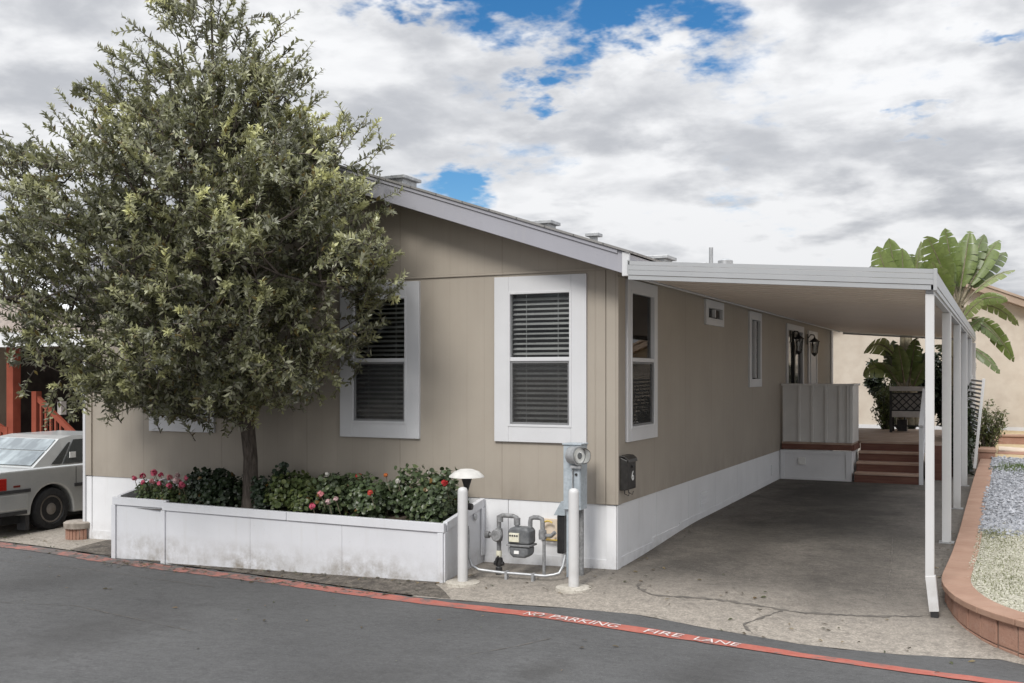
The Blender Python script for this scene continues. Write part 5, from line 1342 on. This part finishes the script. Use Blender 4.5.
# ------------------------------------------------------------------ left: sedan, red porch
def build_car():
    # car axes: u to the right of the car, v forward; x = X0+u, y = Y0+v
    X0, Y0 = -9.04, .47; g = zg(-8.6, .5)+.004; hw = .82
    T = thing('sedan_car', (X0, Y0+1.2, g), 'silver four door sedan parked in the side driveway seen from its rear corner', 'car')
    def W(u, v, z): return (X0+u, Y0+v, g+z-.045)
    wr = .285; ar = .345
    # lower body: side outline with wheel arches, extruded across
    out = [(-.93, .30), (-.95, .50), (-.93, .60), (-.90, .82), (-.80, .855), (-.05, .86), (.6, .86), (2.3, .84), (3.2, .80), (3.36, .62), (3.38, .36), (3.28, .24)]
    def arch(c):
        return [(c+ar*math.cos(t), .275+ar*math.sin(t)) for t in [math.pi*i/12 for i in range(13)]]
    bot = [(2.47+ar, .20)]+[p for p in arch(2.47) if p[1] > .2]+[(2.47-ar, .20), (ar, .20)]+[p for p in arch(0) if p[1] > .2]+[(-ar, .24)]
    poly = out+bot
    b = MB(); b.prism([(Y0+v, g+z) for v, z in poly], X0-hw, X0+hw, 'X'); B = b.build('body', 'car_paint', T, bevel=.05, seg=3)
    # greenhouse: tapered cabin
    lo = [(-.22, .895), (2.15, .88)]; hi = [(.42, 1.27), (1.45, 1.265)]
    c = MB(); wb, wt = .77, .60
    pts = []
    ring = [(-.30, .885, wb), (.02, 1.10, .70), (.27, 1.255, .625), (.50, 1.29, .60), (1.35, 1.295, .59), (1.56, 1.25, .615), (2.2, .87, wb)]
    vs = []
    for v, z, w in ring: vs += [W(-w, v, z), W(w, v, z)]
    n = len(ring); base = len(vs)
    for v, z, w in ring: vs += [W(-wb, v, .87), W(wb, v, .87)]
    fs = [(2*i, 2*i+1, 2*i+3, 2*i+2) for i in range(n-1)]
    fs += [(2*i, 2*i+2, base+2*i+2, base+2*i) for i in range(n-1)]+[(2*i+1, base+2*i+1, base+2*i+3, 2*i+3) for i in range(n-1)]
    c.add(vs, fs); c.build('cabin', 'car_paint', T, bevel=.02)
    def quad(name, A, mat, off, thick=.006):
        a = [Vector(W(*p)) for p in A]; nrm = (a[1]-a[0]).cross(a[2]-a[0]).normalized()
        if nrm.dot(Vector(off)) < 0: nrm = -nrm
        m = MB(); k = len(a); m.add([p+nrm*.004 for p in a]+[p+nrm*(.004+thick) for p in a], [tuple(range(k)), tuple(range(2*k-1, k-1, -1))]+[(i, (i+1) % k, k+(i+1) % k, k+i) for i in range(k)]); return m.build(name, mat, T)
    quad('rear_window', [(-.70, -.25, .925), (.70, -.25, .925), (.655, .01, 1.095), (-.655, .01, 1.095)], 'rear_glass', (0, -1, 1))
    quad('rear_window', [(-.655, .03, 1.105), (.655, .03, 1.105), (.585, .25, 1.243), (-.585, .25, 1.243)], 'rear_glass', (0, -1, 1))
    def su(v, z):  # side surface of the cabin at height z
        return .77-(z-.87)*(.77-.60)/(1.29-.87)+.0
    def side(name, L, mat, th=.006): return quad(name, [(su(v, z)+.012, v, z) for v, z in L], mat, (1, 0, 0), th)
    side('side_window', [(.22, .925), (.86, .925), (.86, 1.235), (.50, 1.235)], 'car_glass'); side('quarter_window', [(.02, .925), (.19, .925), (.44, 1.20), (.40, 1.20)], 'car_glass')
    side('side_window', [(.93, .925), (1.75, .925), (1.45, 1.235), (.93, 1.235)], 'car_glass')
    st = MB(); st.box(X0+.748, X0+.760, Y0+.34, Y0+.44, g+.95, g+1.03); st.build('sticker', 'label_white', T)
    # trim strip, bumper, lamps, handle, door cut
    s = MB(); s.box(X0+hw-.004, X0+hw+.014, Y0-.88, Y0-.36, g+.555, g+.60); s.box(X0+hw-.004, X0+hw+.014, Y0+.36, Y0+2.1, g+.555, g+.60); s.build('trim_strip', 'car_plastic', T, bevel=.004)
    s = MB(); s.box(X0-hw-.01, X0+hw+.012, Y0-1.02, Y0-.90, g+.30, g+.55); s.box(X0+hw-.02, X0+hw+.012, Y0-.899, Y0-.40, g+.33, g+.545); s.build('bumper', 'car_paint', T, bevel=.03)
    s = MB(); s.box(X0-hw, X0+hw+.014, Y0-1.03, Y0-.42, g+.272, g+.318); s.build('bumper_lip', 'car_plastic', T)
    for sg in (-1, 1):
        l = MB(); a = X0+sg*hw; l.box(min(a-sg*.34, a+sg*.008), max(a-sg*.34, a+sg*.008), Y0-.955, Y0-.72, g+.60, g+.76); l.build('tail_lamp', 'tail_red', T, bevel=.012)
    l = MB(); l.box(X0+hw-.002, X0+hw+.006, Y0-.62, Y0-.52, g+.63, g+.655); l.build('side_marker', 'marker_red', T)
    h = MB(); h.box(X0+hw-.001, X0+hw+.02, Y0+.50, Y0+.64, g+.735, g+.775); h.build('door_handle', 'car_plastic', T, bevel=.005)
    ln = MB(); ln.box(X0+hw-.004, X0+hw+.0015, Y0+.385, Y0+.395, g+.60, g+.83); ln.box(X0+hw-.004, X0+hw+.0015, Y0+.93, Y0+.94, g+.27, g+.83); ln.build('door_gap', 'car_plastic', T)
    tl = MB(); tl.box(X0-.66, X0+.66, Y0-.78, Y0-.772, g+.848, g+.859); tl.build('trunk_gap', 'car_plastic', T)
    mf = MB(); mf.prism([(Y0-.42, g+.05), (Y0-.36, g+.05), (Y0-.36, g+.30), (Y0-.42, g+.30)], X0+hw-.18, X0+hw-.02, 'X'); mf.build('mud_flap', 'car_plastic', T)
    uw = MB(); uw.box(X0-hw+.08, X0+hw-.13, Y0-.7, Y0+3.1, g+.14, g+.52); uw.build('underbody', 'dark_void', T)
    for u in (-hw+.09, hw-.09):
        for v in (0, 2.47):
            sg = 1 if u > 0 else -1
            def cyl(prof):
                m = MB(); pr = [(r, t*sg) for r, t in prof]; m.lathe(pr, (X0+u, Y0+v, g+wr), 28, 'X'); return m
            w = cyl([(.17, -.09), (.265, -.09), (wr, -.065), (wr, .055), (.268, .082), (.20, .086), (.185, .06)]).build('wheel', 'tyre', T, smooth=True)
            cyl([(.184, .02), (.183, .066), (.165, .068), (.15, .03), (.10, .045), (.075, .062), (.05, .072), (.0, .074)]).build('rim', 'hub_steel', w, smooth=True)
build_car()

def build_left_home():
    T = thing('porch_house', (-14, 4, -.2), 'neighbouring tan home with a red brown porch and pale porch roof', 'house')
    g = zg(-12, 4)
    w = MB(); w.box(-22, -13.9, 2.6, 18, g-.05, 2.75); w.build('wall', 'tan_wall', T)
    r = MB(); r.prism([(-22.3, 2.75), (-13.5, 2.75), (-13.5, 2.90), (-18, 4.0), (-22.3, 2.95)], 2.2, 18.4); r.build('roof', 'pale_roof', T)
    p = MB(); p.box(-13.9, -10.2, 3.45, 12.5, 2.50, 2.60); p.build('porch_roof', 'pale_roof', T)
    f = MB(); f.box(-13.95, -10.1, 3.35, 3.449, 2.40, 2.66); f.box(-10.2, -10.1, 3.45, 12.5, 2.40, 2.66); f.build('porch_fascia', 'pale_roof', T)
    pg = MB(); pg.prism([(-14.6, 2.665), (-10.1, 2.665), (-10.1, 2.75), (-14.6, 3.75)], 3.40, 3.52); pg.build('porch_gable', 'porch_siding', T)
    pr = MB(); pr.prism([(-14.6, 3.75), (-10.0, 2.73), (-10.0, 2.79), (-14.6, 3.82)], 3.25, 12.6); pr.build('porch_roofing', 'pale_roof', T)
    fl = MB(); fl.box(-13.9, -12.85, 3.6, 10, .62, .70); fl.build('porch_floor', 'porch_red', T)
    for (x, y) in ((-12.95, 3.70), (-12.95, 8.5)):
        q = MB(); q.box(x-.085, x+.085, y-.085, y+.085, g-.05, 2.42); q.build('porch_post', 'porch_red', T, bevel=.006)
    d = MB(); d.box(-13.9, -8.0, 12.5, 12.6, g, 2.5); d.build('shade_backing', 'porch_shade_dark', T)  # dark sheet added to deepen the shade at the back of the porch
    dd = MB(); dd.box(-13.899, -13.86, 4.6, 9.5, .7, 2.4); dd.build('shade_panel', 'porch_shade_dark', T)  # dark sheet over the house wall, porch shade put in as colour
    # stairs with railing running down towards the driveway
    st = MB()
    for i in range(5): st.box(-12.85+.25*i, -12.60+.25*i, 3.95, 5.2, g-.05, .56-.17*i)
    st.build('stair', 'porch_red', T)
    def rail(y, x0, z0, x1, z1, newel=True):
        m = MB(); m.bar((x0, y, z0+.95), (x1, y, z1+.95), .07, .09); m.bar((x0, y, z0+.2), (x1, y, z1+.2), .05, .07)
        for i in range(1, 9):
            t = i/9; x = x0+(x1-x0)*t; z = z0+(z1-z0)*t; m.box(x-.02, x+.02, y-.02, y+.02, z+.2, z+.93)
        m.box(x0-.06, x0+.06, y-.06, y+.06, z0-.6, z0+1.05); m.box(x1-.06, x1+.06, y-.06, y+.06, z1-.3, z1+1.05); m.build('railing', 'porch_red', T)
    rail(3.92, -12.62, .55, -11.5, -.22); rail(3.66, -14.6, .62, -13.05, -.1)
    rail(5.3, -12.7, .6, -11.5, -.2)
    ob = MB(); ob.box(-12.75, -12.65, 4.5, 4.62, 1.15, 1.40); ob.build('porch_lamp', 'label_white', T)
build_left_home()

def stored_items():
    T = thing('storage_bin', (-10.6, 5.4, -.2), 'pale plastic storage bin under the dark porch roof', 'bin')
    g = zg(-10.6, 5.4)
    b = MB(); b.prism([(-10.95, g), (-10.45, g), (-10.38, 1.10), (-11.0, 1.10)], 5.2, 5.7); b.build('tub', 'wicker', T, bevel=.02)
    l = MB(); l.box(-11.04, -10.34, 5.16, 5.74, 1.102, 1.16); l.build('lid', 'porch_red', T, bevel=.01)
stored_items()

def build_edging():
    x, y = -7.33, -.04; g = zg(x, y)
    T = thing('corner_edging', (x, y, g), 'short round brick edging with a concrete top at the left house corner', 'edging')
    b = MB(); n = 12
    for k in range(n):
        a0, a1 = math.pi*(.90+1.0*k/n), math.pi*(.90+1.0*(k+.9)/n)
        vs = []
        for a in (a0, a1):
            for r in (.19, .08): vs += [(x+.12+r*math.cos(a), y+.05+r*math.sin(a)*.8, g-.05), (x+.12+r*math.cos(a), y+.05+r*math.sin(a)*.8, g+.14)]
        b.add(vs, [(0, 1, 5, 4), (2, 6, 7, 3), (1, 3, 7, 5), (0, 4, 6, 2), (0, 2, 3, 1), (4, 5, 7, 6)])
    b.build('brick_ring', 'block_face', T, bevel=.006)
    c = MB(); c.lathe([(0, .141), (.19, .143), (.195, .21), (.17, .225), (0, .23)], (x+.12, y+.05, g), 24); c.build('concrete_top', 'old_concrete', T, smooth=True)
build_edging()

# ------------------------------------------------------------------ fallen leaves and grit
def build_litter():
    rng = np.random.default_rng(9); P, D, U, L, W, C = [], [], [], [], [], []
    lanes = [((-9.5, .0), (-5.9, -.72), 90, .14), ((-5.9, -.95), (-1.5, -1.40), 170, .07), ((-5.7, -.98), (-1.5, -.90), 120, .05), ((-1.4, -.9), (0, -.2), 60, .3), ((0, -.2), (2.8, -1.2), 60, .4), ((-8, -1.5), (1, -2.6), 50, .6), ((2.86, 0), (2.86, 6), 60, .05), ((.08, .2), (.08, 7), 40, .05)]
    for (ax, ay), (bx, by), n, sd in lanes:
        for i in range(n):
            t = rng.random(); x = ax+(bx-ax)*t+rng.normal()*sd; y = ay+(by-ay)*t+rng.normal()*sd
            if -5.8 < x < -1.44 and y > -.88 or (x < 0 and y > -.02 and x > -7.1): continue
            a = rng.uniform(0, 6.28); P.append((x, y, zg(x, y)+.016)); D.append((math.cos(a), math.sin(a), rng.uniform(-.05, .25))); U.append((rng.normal()*.3, rng.normal()*.3, 1)); l = rng.uniform(.02, .055); L.append(l); W.append(l*rng.uniform(.3, .5)); C.append(np.array([(.16, .11, .06), (.10, .08, .05), (.22, .17, .09), (.09, .10, .05)][int(rng.integers(4))])*rng.uniform(.7, 1.2))
    tag(leaf_mesh('fallen_leaves', np.array(P), np.array(D), np.array(U), np.array(L), np.array(W), np.array(C), 'leaf', curl=.2), 'dry fallen leaves scattered along the road edge and planter', 'leaf litter', kind='stuff')
build_litter()
